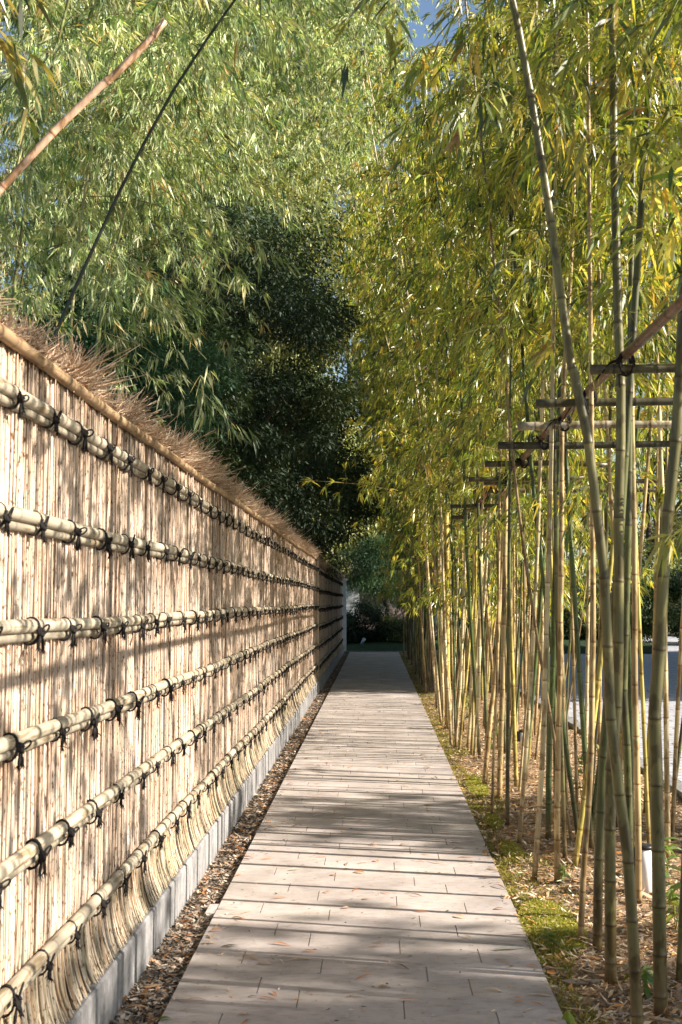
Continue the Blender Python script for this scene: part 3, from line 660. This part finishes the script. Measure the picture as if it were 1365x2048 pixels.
for (x, y) in spots:
    if 8 < y < 21 and x > -.17 * y - .95: continue
    k += 1; ht = 3.6 + .46 * y + g.uniform(-.4, 1.2); ln = g.uniform(.1, .75) * (1 + y * .03)
    ctrl = [A(x, y, -.05), A(x + ln * .2, y, 2.2), A(x + ln * .7, y + g.normal(0, .15), ht * .62), A(x + ln * 2.0, y + g.normal(0, .3), ht)]
    col = [(.22, .26, .08), (.42, .40, .2), (.12, .18, .05)][int(g.integers(0, 3))]
    nm = {0: 'olive', 1: 'pale', 2: 'green'}
    near = y < 9
    ordn = k; suf = 'th' if 10 <= ordn % 100 <= 20 else {1: 'st', 2: 'nd', 3: 'rd'}.get(ordn % 10, 'th')
    left_b(ctrl, g.uniform(.012, .018), col, 'arching feathery bamboo behind the fence, %d%s counted away from the camera' % (ordn, suf),
           z0=(2.2 if x < -3 else 2.7) if (y < 8 or x < -.17 * y - 1.7) else 1.55 + .36 * y, nb=46 if near else 52, reach=1.15 if near else 1.7, fans=24 if near else 20, lf=6, L=.085 if near else .105, Wd=.0125 if near else (.018 if y < 20 else .027), fine=False)

# ------------------------------------------------------------ trees
def tree(name, label, cat, base, trunk_h, crown_c, crown_r, nclump, nleaf, L, Wd, pal, leafm, group=None, seed=1, tr_r=.12, clr=.55, limbs=9, droop=.2, bark=(.12, .09, .07), hollow=.55):
    g = np.random.default_rng(seed); base = A(*base); cc = A(*crown_c); cr = A(*crown_r)
    root = empty(name, tuple(base)); tag(root, label, cat, group)
    P = spline([base, base + A(g.normal(0, .08), g.normal(0, .08), trunk_h * .5), base * A(1, 1, 0) + A(g.normal(0, .15), 0, trunk_h), cc + A(0, 0, cr[2] * .5)], 16)
    tp = tubes(P[None], np.linspace(tr_r, tr_r * .3, 16)[None], 10, A(*bark))
    d = nrm(g.normal(size=(nclump, 3))); rad = hollow + (1 - hollow) * g.random(nclump) ** .5
    cl = cc + d * cr * rad[:, None] * g.uniform(.8, 1.12, (nclump, 1))
    for i in range(min(limbs, nclump)):
        s = P[int(g.integers(7, 15))]; e = cl[i]; m_ = (s + e) / 2 + A(0, 0, -.1 * np.linalg.norm(e - s))
        tp += tubes(spline([s, m_, e], 8)[None], np.linspace(tr_r * .4, tr_r * .1, 8)[None], 6, A(*bark))
    ci = np.repeat(np.arange(nclump), nleaf // nclump); n = len(ci)
    csz = clr * g.uniform(.6, 1.3, nclump)
    off = g.normal(size=(n, 3)); off = nrm(off) * (g.random((n, 1)) ** .45) * csz[ci][:, None] * A(1.15, 1.15, .7)
    Pl = cl[ci] + off; D = nrm(nrm(off) * .7 + g.normal(size=(n, 3)) * .5 + A(0, 0, -.25))
    pal = np.asarray(pal); cp_ = pal[g.integers(0, len(pal), nclump)]; c = cp_[ci] * g.uniform(.78, 1.2, (n, 1))
    lv = leaves(Pl, D, L * g.uniform(.6, 1.3, n), Wd * g.uniform(.7, 1.2, n), c, False, droop)
    for nm_, grp, mts in (('trunk', [(tp, 0)], [M['bark']]), ('crown', [(lv, 0)], [leafm])):
        o = mk(nm_, grp, mts, smooth=(nm_ == 'trunk')); localize(o, root.location); o.parent = root; o.location = (0, 0, 0)
    return root
DK = [(.034, .062, .03), (.048, .082, .034), (.028, .052, .028), (.062, .098, .04)]
MID = [(.08, .13, .04), (.11, .16, .05), (.06, .10, .035), (.14, .18, .06)]
LIT = [(.30, .36, .12), (.40, .43, .17), (.24, .31, .10), (.48, .47, .20)]  # paler greens that put sunlight into the leaf colour of far crowns
FR = [(.04, .11, .05), (.05, .13, .06), (.035, .09, .05)]
tree('evergreen_tree', 'dark glossy evergreen overhanging the middle of the fence', 'tree', (-2.9, 18.5, -.05), 3.0, (-2.35, 18.5, 4.9), (1.8, 2.8, 3.0), 120, 95000, .085, .034, DK, M['leafdark'], seed=3, clr=.6, tr_r=.16)
tree('evergreen_tree', 'dark evergreen over the shaded fence, its low crown touching the brush top', 'tree', (-2.2, 25, -.05), 2.8, (-1.75, 25.5, 4.1), (1.45, 3.4, 2.2), 90, 60000, .085, .036, DK, M['leafdark'], seed=4, clr=.55, tr_r=.14)
tree('evergreen_tree', 'tall tree with a pale sunlit crown behind the dark evergreen', 'tree', (-3.4, 24, -.05), 4.5, (-3.0, 24.5, 8.4), (2.6, 3.0, 3.0), 110, 60000, .10, .04, LIT, M['leafL'], seed=5, clr=.75, tr_r=.2)
tree('evergreen_tree', 'dark tree behind the bamboo fence left of the overhanging evergreen', 'tree', (-3.9, 15.5, -.05), 3.0, (-3.35, 15.5, 3.9), (1.5, 2.2, 2.1), 90, 70000, .085, .034, DK + MID[:1], M['leafdark'], seed=6, clr=.6, tr_r=.15)
tree('maple_tree', 'small maple with bluish green leaves in flat sprays above the fence', 'tree', (-2.0, 9.0, -.05), 2.4, (-1.72, 8.9, 3.15), (.62, .8, .62), 70, 14000, .05, .018, FR, M['leafdark'], seed=7, clr=.26, tr_r=.05, hollow=.2)
tree('camellia_shrub', 'dark broad-leaved shrub peeking over the fence near its near end', 'shrub', (-1.9, 5.9, -.05), 1.8, (-1.78, 5.9, 2.45), (.3, .5, .35), 26, 900, .075, .036, [(.04, .08, .05), (.05, .10, .05)], M['leafdark'], seed=8, clr=.2, tr_r=.03, hollow=.3, limbs=8)
# beyond the end of the path
tree('pine_tree', 'dark leaning pine with layered needle pads at the end of the path', 'tree', (.55, 43, .15), 1.9, (.15, 43, 2.75), (1.35, 1.3, 1.15), 30, 36000, .14, .016, [(.05, .11, .04), (.07, .14, .05), (.04, .09, .045)], M['leafdark'], seed=9, clr=.6, tr_r=.2, limbs=14, droop=0, bark=(.05, .04, .035), hollow=.3)
def bush(label, c, r, nl, pal, seed, L=.06, Wd=.03):
    return tree('round_bush', label, 'shrub', (c[0], c[1], .1), .4, c, r, 60, nl, L, Wd, pal, M['leafdark'], seed=seed, clr=.28, tr_r=.05, hollow=.7)
bush('large dark clipped bush left at the end of the path', (-.42, 40.6, .75), (.72, .7, .75), 26000, [(.02, .035, .018), (.025, .045, .02)], 12)
bush('low olive bush right of the pine trunk', (.75, 40.4, .55), (.62, .6, .45), 14000, [(.10, .13, .04), (.14, .15, .05), (.07, .10, .04)], 13)
bush('small dark bush at the foot of the white pillar', (-1.1, 40.4, .5), (.55, .6, .5), 9000, [(.04, .07, .035), (.06, .09, .04)], 14)
spl = [('pale sunlit tree above the white pillar', (-1.9, 46, 0), 4.5, (-1.7, 46, 5.6), (2.2, 1.8, 3.6), LIT, 21),
       ('green tree behind the pine, below the gap of sky', (2.8, 50, 0), 4, (2.4, 50, 4.8), (3.0, 2, 3.2), MID, 22),
       ('tall sunlit tree closing the view left of the sky gap', (-6.5, 48, 0), 7, (-6.0, 48, 11.0), (4.0, 3.0, 5.2), LIT + MID, 23),
       ('tall tree behind the grove right of the sky gap', (6.5, 52, 0), 7, (6.0, 52, 10.5), (4.6, 3, 6.0), LIT + MID, 24),
       ('tall tree far behind the left bamboo', (-13, 42, 0), 8, (-12.5, 42, 10.5), (5, 4, 6), LIT + MID, 25),
       ('high sunlit tree straight over the end of the path', (-1.4, 62, 0), 9, (-1.8, 62, 17.5), (4.6, 3, 9.5), LIT + MID, 26),
       ('very tall sunlit tree rising behind the left bamboo tops', (-8, 55, 0), 12, (-8, 55, 20), (5.5, 3, 8.0), LIT + MID, 27),
       ('very tall tree rising behind the grove tops', (8, 60, 0), 12, (8.5, 60, 18), (5.5, 3, 10.0), LIT + MID, 28),
       ('sunlit tree beyond the far end of the road', (12.5, 55, 0), 4, (12.5, 55, 6.5), (4.5, 3, 6), LIT + MID, 29),
       ('spreading tree closing the road on the right', (19, 58, 0), 4, (19, 58, 7), (5, 3, 7), LIT + MID, 30)]
for lb, b, th, c, r, pl, sd_ in spl:
    tree('broadleaf_tree', lb, 'tree', (b[0], b[1], -.05), th, c, r, 110, 60000, .17, .085, pl, M['leafL'], 'trees beyond the end of the path', sd_, tr_r=.22, clr=1.0, hollow=.5)
# across the road: these shade the far part of path, fence and road
for i, (x, y, h_, r_, lb) in enumerate(((14.6, 21.2, 16.0, 2.7, 'tall dark tree across the road, nearest of the row'), (14.8, 25.2, 16.5, 2.9, 'tall dark tree across the road behind the grove, second of the row'), (15, 29.5, 16.5, 3.1, 'tall dark tree across the road, third of the row'),
        (15, 34.0, 16, 3.4, 'tall dark tree across the road, farthest of the row'))):
    tree('shade_tree', lb, 'tree', (x, y, -.05), 5, (x, y, h_ * .52), (r_, r_, h_ * .48), 150, 90000, .26, .16, DK + MID, M['leafdark'], 'trees across the road', 40 + i, tr_r=.3, clr=1.3, hollow=.3)
for i, (x, y, lb) in enumerate(((12.6, 9.5, 'low clipped shrub across the road, nearest'), (13.0, 12.0, 'low shrub across the road before the tall trees'), (13.2, 17.5, 'shrub under the tall trees across the road'), (13.2, 23, 'second shrub under the tall trees across the road'), (13.4, 29, 'third shrub under the tall trees across the road'), (13.5, 36, 'shrub under the trees across the road, beyond the third'), (4.6, 46, 'shrub closing the road left of its middle'), (7.2, 46.5, 'shrub closing the road in the middle'), (9.8, 47, 'shrub closing the road right of its middle'), (12.4, 46, 'last shrub at the far end of the road'))):
    tree('roadside_shrub', lb, 'shrub', (x, y, -.05), .8, (x, y, 1.5), (1.4, 2.8, 1.9), 70, 18000, .14, .07, MID + DK, M['leafdark'], 'shrubs across the road', 60 + i, tr_r=.08, clr=.6, hollow=.5)

tree('shade_tree', 'unseen tree across the road, added to shade the near end of the path', 'tree', (13.6, 1.0, -.05), 5, (13.5, 1.25, 6.9), (1.7, 1.9, 1.9), 60, 3200, .26, .15, MID, M['leafdark'], 'trees across the road', 49, tr_r=.2, clr=.9, hollow=.2)  # out-of-view crown added to cast soft shade on the near paving
tree('shade_tree', 'unseen thin-crowned tree across the road, added to shade a band of the path', 'tree', (13.6, 6.0, -.05), 5, (13.6, 6.1, 7.6), (1.5, .9, 1.1), 40, 650, .26, .15, MID, M['leafdark'], 'trees across the road', 50, tr_r=.15, clr=.6, hollow=.2)  # sparse unseen crown, added only for a faint shade band across the path
# ------------------------------------------------------------ building slivers beyond
hs = empty('garden_house', (1.0, 49, 0)); tag(hs, 'pinkish brown low house wall glimpsed behind the pine', 'house')
for nm_, pt in (('wall', box(-3.2, 6.0, 46.6, 48.8, -.05, 2.5, (.36, .27, .25))), ('roof', box(-3.5, 6.3, 46.2, 49.2, 2.5, 2.75, (.16, .15, .15), b=.05)), ('window', box(1.9, 3.2, 46.55, 46.598, .7, 1.9, (.7, .7, .72))), ('window', box(3.8, 5.0, 46.55, 46.598, .7, 1.9, (.7, .7, .72)))):
    o = mk(nm_, [(pt, 0)], [M['paint']], smooth=False); localize(o, hs.location); o.parent = hs; o.location = (0, 0, 0)
ww = mk('garden_wall', [(box(-3.2, -.62, 44.4, 44.6, -.05, 2.15, (.8, .8, .82), b=.01), 0)], [M['plaster']], smooth=False); tag(ww, 'white plastered wall showing right of the pillar', 'wall')
tw_ = mk('utility_pole', [(tubes([[[-.58, 58, -.05], [-.58, 58, 4], [-.58, 58, 9.5]]], .11, 10, A(.78, .76, .72)) + box(-1.3, .14, 57.93, 58.07, 9.0, 9.12, (.5, .5, .5)), 0)], [M['paint']]); tag(tw_, 'white pole standing behind the trees at the end of the path', 'pole')

# ------------------------------------------------------------ garden lights
def glight(c, h, r, label):
    root = empty('garden_light', c); tag(root, label, 'light', 'small garden lights in the grove')
    P = np.array([[[c[0], c[1], c[2] - .05], [c[0], c[1], c[2] + h * .5], [c[0], c[1], c[2] + h - .012]]])
    for nm_, pt, m_ in (('body', tubes(P, r, 20, A(.78, .77, .76)), M['paint']),
                        ('cap', tubes(np.array([[[c[0], c[1], c[2] + h - .014], [c[0], c[1], c[2] + h], [c[0], c[1], c[2] + h + .008]]]), np.array([[r * 1.04, r * 1.12, r * .9]]), 20, A(.02, .02, .02)), M['black']),
                        ('shield', tubes(np.array([[[c[0] - r * 1.3, c[1] - .01, c[2] + h * .45], [c[0] - r * 1.3, c[1] - .01, c[2] + h * .7], [c[0] - r * 1.3, c[1] - .01, c[2] + h * .97]]]), r * .55, 12, A(.05, .045, .045)), M['black'])):
        o = mk(nm_, [(pt, 0)], [m_]); localize(o, root.location); o.parent = root; o.location = (0, 0, 0)
b_ = gr(1292, 1788); glight((b_[0], b_[1], 0), .25, .042, 'short white cylinder garden light behind the orange tan culm')
b_ = gr(1047, 1500); glight((b_[0], b_[1], 0), .2, .04, 'small pale garden light farther in among the sunlit culms')
b_ = gr(726, 1296); sp_ = empty('spot_light', (b_[0] + .0, 38.6, .02)); tag(sp_, 'tiny spotlight tilted on the lawn at the end of the path', 'light')
for nm_, pt in (('stake', tubes(np.array([[[b_[0], 38.6, .0], [b_[0], 38.6, .12], [b_[0], 38.6, .22]]]), .02, 8, A(.03, .03, .03))), ('lamp_head', tubes(np.array([[[b_[0] - .02, 38.56, .2], [b_[0] + .03, 38.6, .28], [b_[0] + .07, 38.64, .36]]]), np.array([[.04, .05, .055]]), 12, A(.25, .33, .36)))):
    o = mk(nm_, [(pt, 0)], [M['paint']]); localize(o, sp_.location); o.parent = sp_; o.location = (0, 0, 0)
st_ = gr(418, 1815, 0); tag(mk('stone_chip', [(box(PXL - .055, PXL - .002, st_[1] - .09, st_[1] + .09, -.05, -.003, (.50, .46, .43), b=.004), 0)], [M['rock']], smooth=False), 'small pale stone set flush against the left path edge', 'stone')

# ------------------------------------------------------------ ground cover
g = np.random.default_rng(31)
def ydist(n, y0, y1):     # denser near the camera
    u = g.random(n); return y0 * (y1 / y0) ** u
def scatter(name, n, xr, yr, zf, Lr, Wr, pal, mt, flat=.25, lift=.006, fine=False, mask=None):
    x = g.uniform(*xr, n); y = ydist(n, *yr)
    if mask is not None: k_ = mask(x, y); x, y = x[k_], y[k_]; n = len(x)
    a = g.uniform(0, 6.283, n); D = np.stack([np.cos(a), np.sin(a), g.normal(0, flat, n)], -1)
    P = np.stack([x, y, zf(x, y) + lift + np.abs(g.normal(0, .004, n))], -1)
    c = np.asarray(pal)[g.integers(0, len(pal), n)] * g.uniform(.6, 1.3, (n, 1)); L = g.uniform(*Lr, n)
    return leaves(P, D, L, L * g.uniform(*Wr, n), c, fine, 0, up=A(0, 0, 2.2))
STRAW = [(.66, .50, .30), (.54, .37, .20), (.70, .58, .40), (.40, .24, .12), (.58, .30, .10)]
LIT_ = [(.48, .40, .31), (.36, .29, .22), (.20, .16, .12), (.56, .47, .37), (.42, .23, .11), (.11, .10, .08)]
tag(mk('leaf_litter', [(scatter('a', 26000, (-1.0, PXL - .004), (3.3, 37), zL, (.012, .05), (.15, .5), LIT_, 0), 0)], [M['chip']], smooth=False), kind='stuff')
tag(mk('leaf_litter', [(scatter('a', 60000, (PXR + .02, 2.36), (3.8, 37), zR, (.02, .075), (.1, .28), STRAW + LIT_[:3], 0), 0)], [M['chip']], smooth=False), kind='stuff')
# moss and short grass along the right path edge
def mossy(x, y): return (np.sin(y * 1.9 + 1.0) * .5 + .5) * .34 + .12 > (x - PXR)
n = 80000; x = PXR - .015 + np.abs(g.normal(0, .22, n)); y = ydist(n, 3.8, 37); keep = mossy(x, y + .3 * np.sin(x * 9)) & (g.random(n) < .25 + .75 * (hn(x, y, 1.6) > .1)); x, y = x[keep], y[keep]; n = len(x)
P = np.stack([x, y, np.maximum(zR(x, y), -.03) + .004], -1); D = nrm(np.stack([g.normal(-.25, .55, n), g.normal(0, .55, n), np.ones(n) * .9], -1))
mc = np.array([[.26, .25, .05], [.38, .35, .07], [.15, .16, .03], [.22, .17, .08], [.50, .38, .20]]); sel = (hn(x * 1.3 + 4, y, .8) * 1.6 + 1.6 + g.normal(0, .7, n)).clip(0, 4).astype(int)
tag(mk('moss', [(leaves(P, D, g.uniform(.014, .05, n), .0045, mc[sel] * g.uniform(.7, 1.3, (n, 1)), False, .3), 0)], [M['grass']], smooth=False), kind='stuff')
# raised moss pads
def pad(cx, cy, rx, ry, h):
    th = np.linspace(0, 2 * math.pi, 25)[:-1]; V = [[cx, cy, h]]; F = []
    rings = (.35, .65, .87, 1.0)
    for q, rr_ in enumerate(rings):
        for a in th:
            w = 1 + .16 * math.sin(3 * a + cx * 9) + .08 * math.sin(7 * a + cy)
            x_, y_ = cx + math.cos(a) * rx * rr_ * w, cy + math.sin(a) * ry * rr_ * w
            V.append([x_, y_, h * (1 - rr_ ** 2.2) + float(zR(np.array(x_), np.array(y_))) * min(1, rr_) + .006 * math.sin(x_ * 60) * (1 - rr_) - (.01 if q == 3 else 0)])
    V = np.array(V); T = [[0, 1 + i, 1 + (i + 1) % 24] for i in range(24)]
    for q in range(3):
        for i in range(24): F.append([1 + q * 24 + i, 1 + (q + 1) * 24 + i, 1 + (q + 1) * 24 + (i + 1) % 24, 1 + q * 24 + (i + 1) % 24])
    return [(V, [np.array(F), np.array(T)], np.tile(A(.2, .25, .04), (len(V), 1)))]
pads = [(gr(1092, 1850), .15, .50, .03), (gr(1015, 1700), .07, .3, .015), (gr(948, 1572), .09, .6, .018), (gr(980, 1640), .06, .3, .014)]
mp_ = []; bl = []
for c, rx, ry, h_ in pads:
    mp_ += pad(c[0] + .03, c[1], rx, ry, h_ * .55); n = int(9000 * rx * ry / .07); a = g.uniform(0, 6.283, n); r_ = np.sqrt(g.random(n))
    x = c[0] + .03 + np.cos(a) * rx * r_; y = c[1] + np.sin(a) * ry * r_
    P = np.stack([x, y, h_ * .55 * (1 - r_ ** 2.2) - .004], -1); D = nrm(np.stack([g.normal(-.1, .5, n), g.normal(0, .5, n), np.ones(n)], -1))
    bl += leaves(P, D, g.uniform(.008, .022, n), .0035, np.array([[.38, .37, .06], [.48, .45, .08], [.26, .26, .05]])[g.integers(0, 3, n)] * g.uniform(.75, 1.25, (n, 1)), False, .3)
tag(mk('moss', [(mp_, 0), (bl, 1)], [M['moss'], M['grass']]), kind='stuff')
# fresh small plants in the bed
def sprout(px, py, h_, n, label, Ll=.12):
    b = gr(px, py, 0); root = empty('bamboo_sprout', tuple(b)); tag(root, label, 'plant')
    t_ = np.linspace(0, 1, 6); ns = max(2, n // 14); stems = []; lv = []
    for s in range(ns):
        d = A(g.normal(0, .3), g.normal(0, .3), 1); e = b + d * h_ * g.uniform(.6, 1.1); pp = spline([b, (b + e) / 2 + A(0, 0, .02), e], 8); stems.append(pp)
        m_ = n // ns; i_ = g.integers(2, 8, m_); D = nrm(np.stack([g.normal(0, .8, m_), g.normal(0, .8, m_), g.normal(.0, .4, m_)], -1))
        lv += leaves(pp[i_], D, Ll * g.uniform(.6, 1.2, m_), .021, np.array([(.12, .22, .05), (.18, .27, .06), (.28, .32, .08)])[g.integers(0, 3, m_)], True, .5)
    for nm_, grp, m2 in (('stem', [(tubes(np.array(stems), np.linspace(.003, .001, 8)[None], 4, A(.2, .25, .08)), 0)], M['twig']), ('foliage', [(lv, 0)], M['leaf'])):
        o = mk(nm_, grp, [m2], smooth=False); localize(o, b); o.parent = root; o.location = (0, 0, 0)
for a_ in ((1292, 1985, .12, 26, 'leafy green sprout at the foot of the thickest khaki culm', .12), (1352, 1860, .30, 34, 'upright yellowish sprout at the right edge', .11), (1340, 1760, .22, 30, 'green sprout right of the white garden light'), (1125, 1760, .10, 14, 'tiny sprout between the tan culms beyond the moss', .06),
           (1165, 1610, .55, 60, 'leafy young bamboo among the culms before the road', .11), (945, 1460, .5, 60, 'low leafy clump behind the sunlit pale culms', .12), (985, 1500, .35, 46, 'small leafy clump farther back in the sunlit bed', .12), (1230, 1590, .4, 44, 'leafy shoots behind the dark olive culm', .11), (1098, 1895, .06, 12, 'tiny blue-green sprout at the edge of the paving', .06), (890, 1410, .4, 60, 'shaded leafy clump by the yellow post', .12)):
    sprout(*a_)
# ------------------------------------------------------------ fallen leaves on the paving
ORG = [(.62, .28, .10), (.55, .22, .07)]; TN = [(.60, .45, .30), (.52, .38, .24), (.66, .54, .40)]; DKL = [(.16, .10, .06), (.22, .14, .09)]; GN = [(.16, .22, .14)]
def leafmesh(seed, L, Wd, col, curl):
    q = np.random.default_rng(seed); n = 9; t_ = np.linspace(0, 1, n); w = Wd * np.sin(math.pi * np.clip(t_, .03, .985) ** .8) * .5; bend = curl * np.sin(t_ * math.pi) * L
    sy = q.normal(0, .12) * L * t_ ** 2; cup = .35 * w
    V = []; F = []
    for i in range(n):
        x_ = (t_[i] - .5) * L
        V += [[x_, sy[i] - w[i], bend[i] + cup[i] + .002], [x_, sy[i], bend[i] + .002], [x_, sy[i] + w[i], bend[i] + cup[i] * .6 + .002]]
    for i in range(n - 1):
        for s in (0, 1): F.append([3 * i + s, 3 * i + s + 1, 3 * i + s + 4, 3 * i + s + 3])
    V = np.array(V); return [(V, np.array(F), np.tile(A(*col), (len(V), 1)) * q.uniform(.85, 1.15, (len(V), 1)))]
def fl_obj(parts, loc, rz, label, group=None, data=None, s=1.0):
    if data is None: o = mk('fallen_leaf', [(parts, 0)], [M['dry']])
    else: o = bpy.data.objects.new('fallen_leaf', data); S.collection.objects.link(o)
    o.location = loc; o.rotation_euler = (g.normal(0, .08), g.normal(0, .08), rz); o.scale = (s, s, s); tag(o, label, 'leaf', group); return o
hero = [(718, 1745, .075, .03, ORG[0], 2.6, 'curled orange leaf lying alone in the middle of the paving'), (432, 1863, .07, .022, ORG[0], .2, 'orange leaf on the paving close to its left edge'), (505, 1663, .06, .03, ORG[1], .5, 'brown orange leaf at the left path edge beyond the marker stone'),
        (275, 2008, .12, .022, (.70, .42, .20), .15, 'long tan orange leaf in the gravel by the kerb, lowest left'), (383, 1848, .07, .026, ORG[0], .1, 'small orange leaf on the gravel before the marker stone'), (1102, 1945, .05, .035, ORG[0], 1.9, 'orange leaf on the mossy edge at the lower right'),
        (1025, 1795, .07, .03, ORG[1], .3, 'orange leaf beside the moss pad at the right edge'), (1020, 1900, .14, .028, (.30, .36, .30), .1, 'long greyish green leaf on the paving near the right edge'), (955, 1910, .1, .006, DKL[0], -.5, 'dark dry twig-like leaf on the grey paving near the right'),
        (330, 2040, .05, .035, (.12, .25, .03), .2, 'bright green leaf at the lower left corner of the paving'), (500, 1712, .10, .02, (.66, .40, .22), .1, 'long light orange leaf at the left edge behind the orange one'), (810, 1690, .08, .02, TN[0], .6, 'tan leaf at the centre of the farther sunlit paving'),
        (760, 1885, .1, .012, TN[2], .5, 'slender straw leaf on the shaded paving left of centre'), (460, 1893, .08, .02, (.10, .11, .05), .2, 'dark green leaf on the paving near the left edge'), (935, 1715, .11, .014, ORG[1], .1, 'long thin brown leaf near the right path edge')]
for px, py, L_, W_, c_, rz, lb in hero:
    b = gr(px, py, 0.002); zz = .002 if PXL < b[0] < PXR else (.0)
    if b[0] < PXL: zz = -.02
    fl_obj(leafmesh(int(px), L_, W_, c_, g.uniform(.03, .12)), (b[0], b[1], zz), rz, lb)
protos = []
for i in range(12):
    c_ = (ORG * 1 + TN * 2 + DKL)[i % 10]; protos.append((leafmesh(300 + i, [.055, .08, .045, .07][i % 4], [.012, .010, .018, .006][i % 4], c_, g.uniform(.02, .1)), 'orange' if c_ in ORG else ('dark brown' if c_ in DKL else 'tan')))
datas = [None] * 12
for i in range(230):
    k_ = int(g.integers(0, 12)); u = g.random(); x = PXL + .02 + (PXR - PXL - .04) * (g.random() if g.random() < .5 else (g.random() ** 2.2 * (1 if g.random() < .0 else 1) if g.random() < .5 else 1 - g.random() ** 2.2)); y = float(ydist(1, 4.3, 20)[0])
    o = fl_obj(protos[k_][0], (x, y, .001), g.normal(0, .7) + (math.pi if g.random() < .5 else 0), 'small dry %s leaf among those scattered over the paving' % protos[k_][1], 'small dry leaves scattered over the paving', datas[k_], g.uniform(.75, 1.5))
    datas[k_] = o.data
tag(mk('leaf_litter', [(scatter('a', 2600, (PXL, PXR), (4.3, 36), lambda x, y: x * 0, (.008, .03), (.12, .4), LIT_ + STRAW, 0, .12, .002), 0)], [M['chip']], smooth=False), kind='stuff')
n = 160; k_ = scatter('a', n, (-1.0, PXL - .03), (3.4, 20), zL, (.05, .10), (.2, .35), ORG + TN, 0, .2, .016, True)
tag(mk('leaf_litter', [(scatter('a', 2500, (2.56, 6.5), (6, 40), lambda x, y: x * 0 - .06, (.02, .08), (.15, .4), STRAW + LIT_, 0, .15, .004), 0), (scatter('a', 1500, (PXR - .02, 1.1), (4, 20), lambda x, y: np.maximum(zR(x, y), 0) + .012, (.02, .06), (.1, .25), STRAW, 0, .3, .01), 0)], [M['chip']], smooth=False), kind='stuff')
tag(mk('leaf_litter', [(k_, 0), (scatter('a', 420, (PXR + .03, 2.3), (3.9, 20), zR, (.06, .13), (.12, .26), ORG + TN + TN, 0, .3, .02, True), 0)], [M['dry']]), kind='stuff')
rk = gr(1136, 2038); tag(mk('stone_chip', [(pad(rk[0], rk[1], .03, .03, .035), 0)], [M['rock']]), 'small tan pebble on the paving corner at the lower right', 'stone')
print('TRIS', sum(len(o.data.polygons) for o in S.objects if o.type == 'MESH'), 'OBJ', len(S.objects))
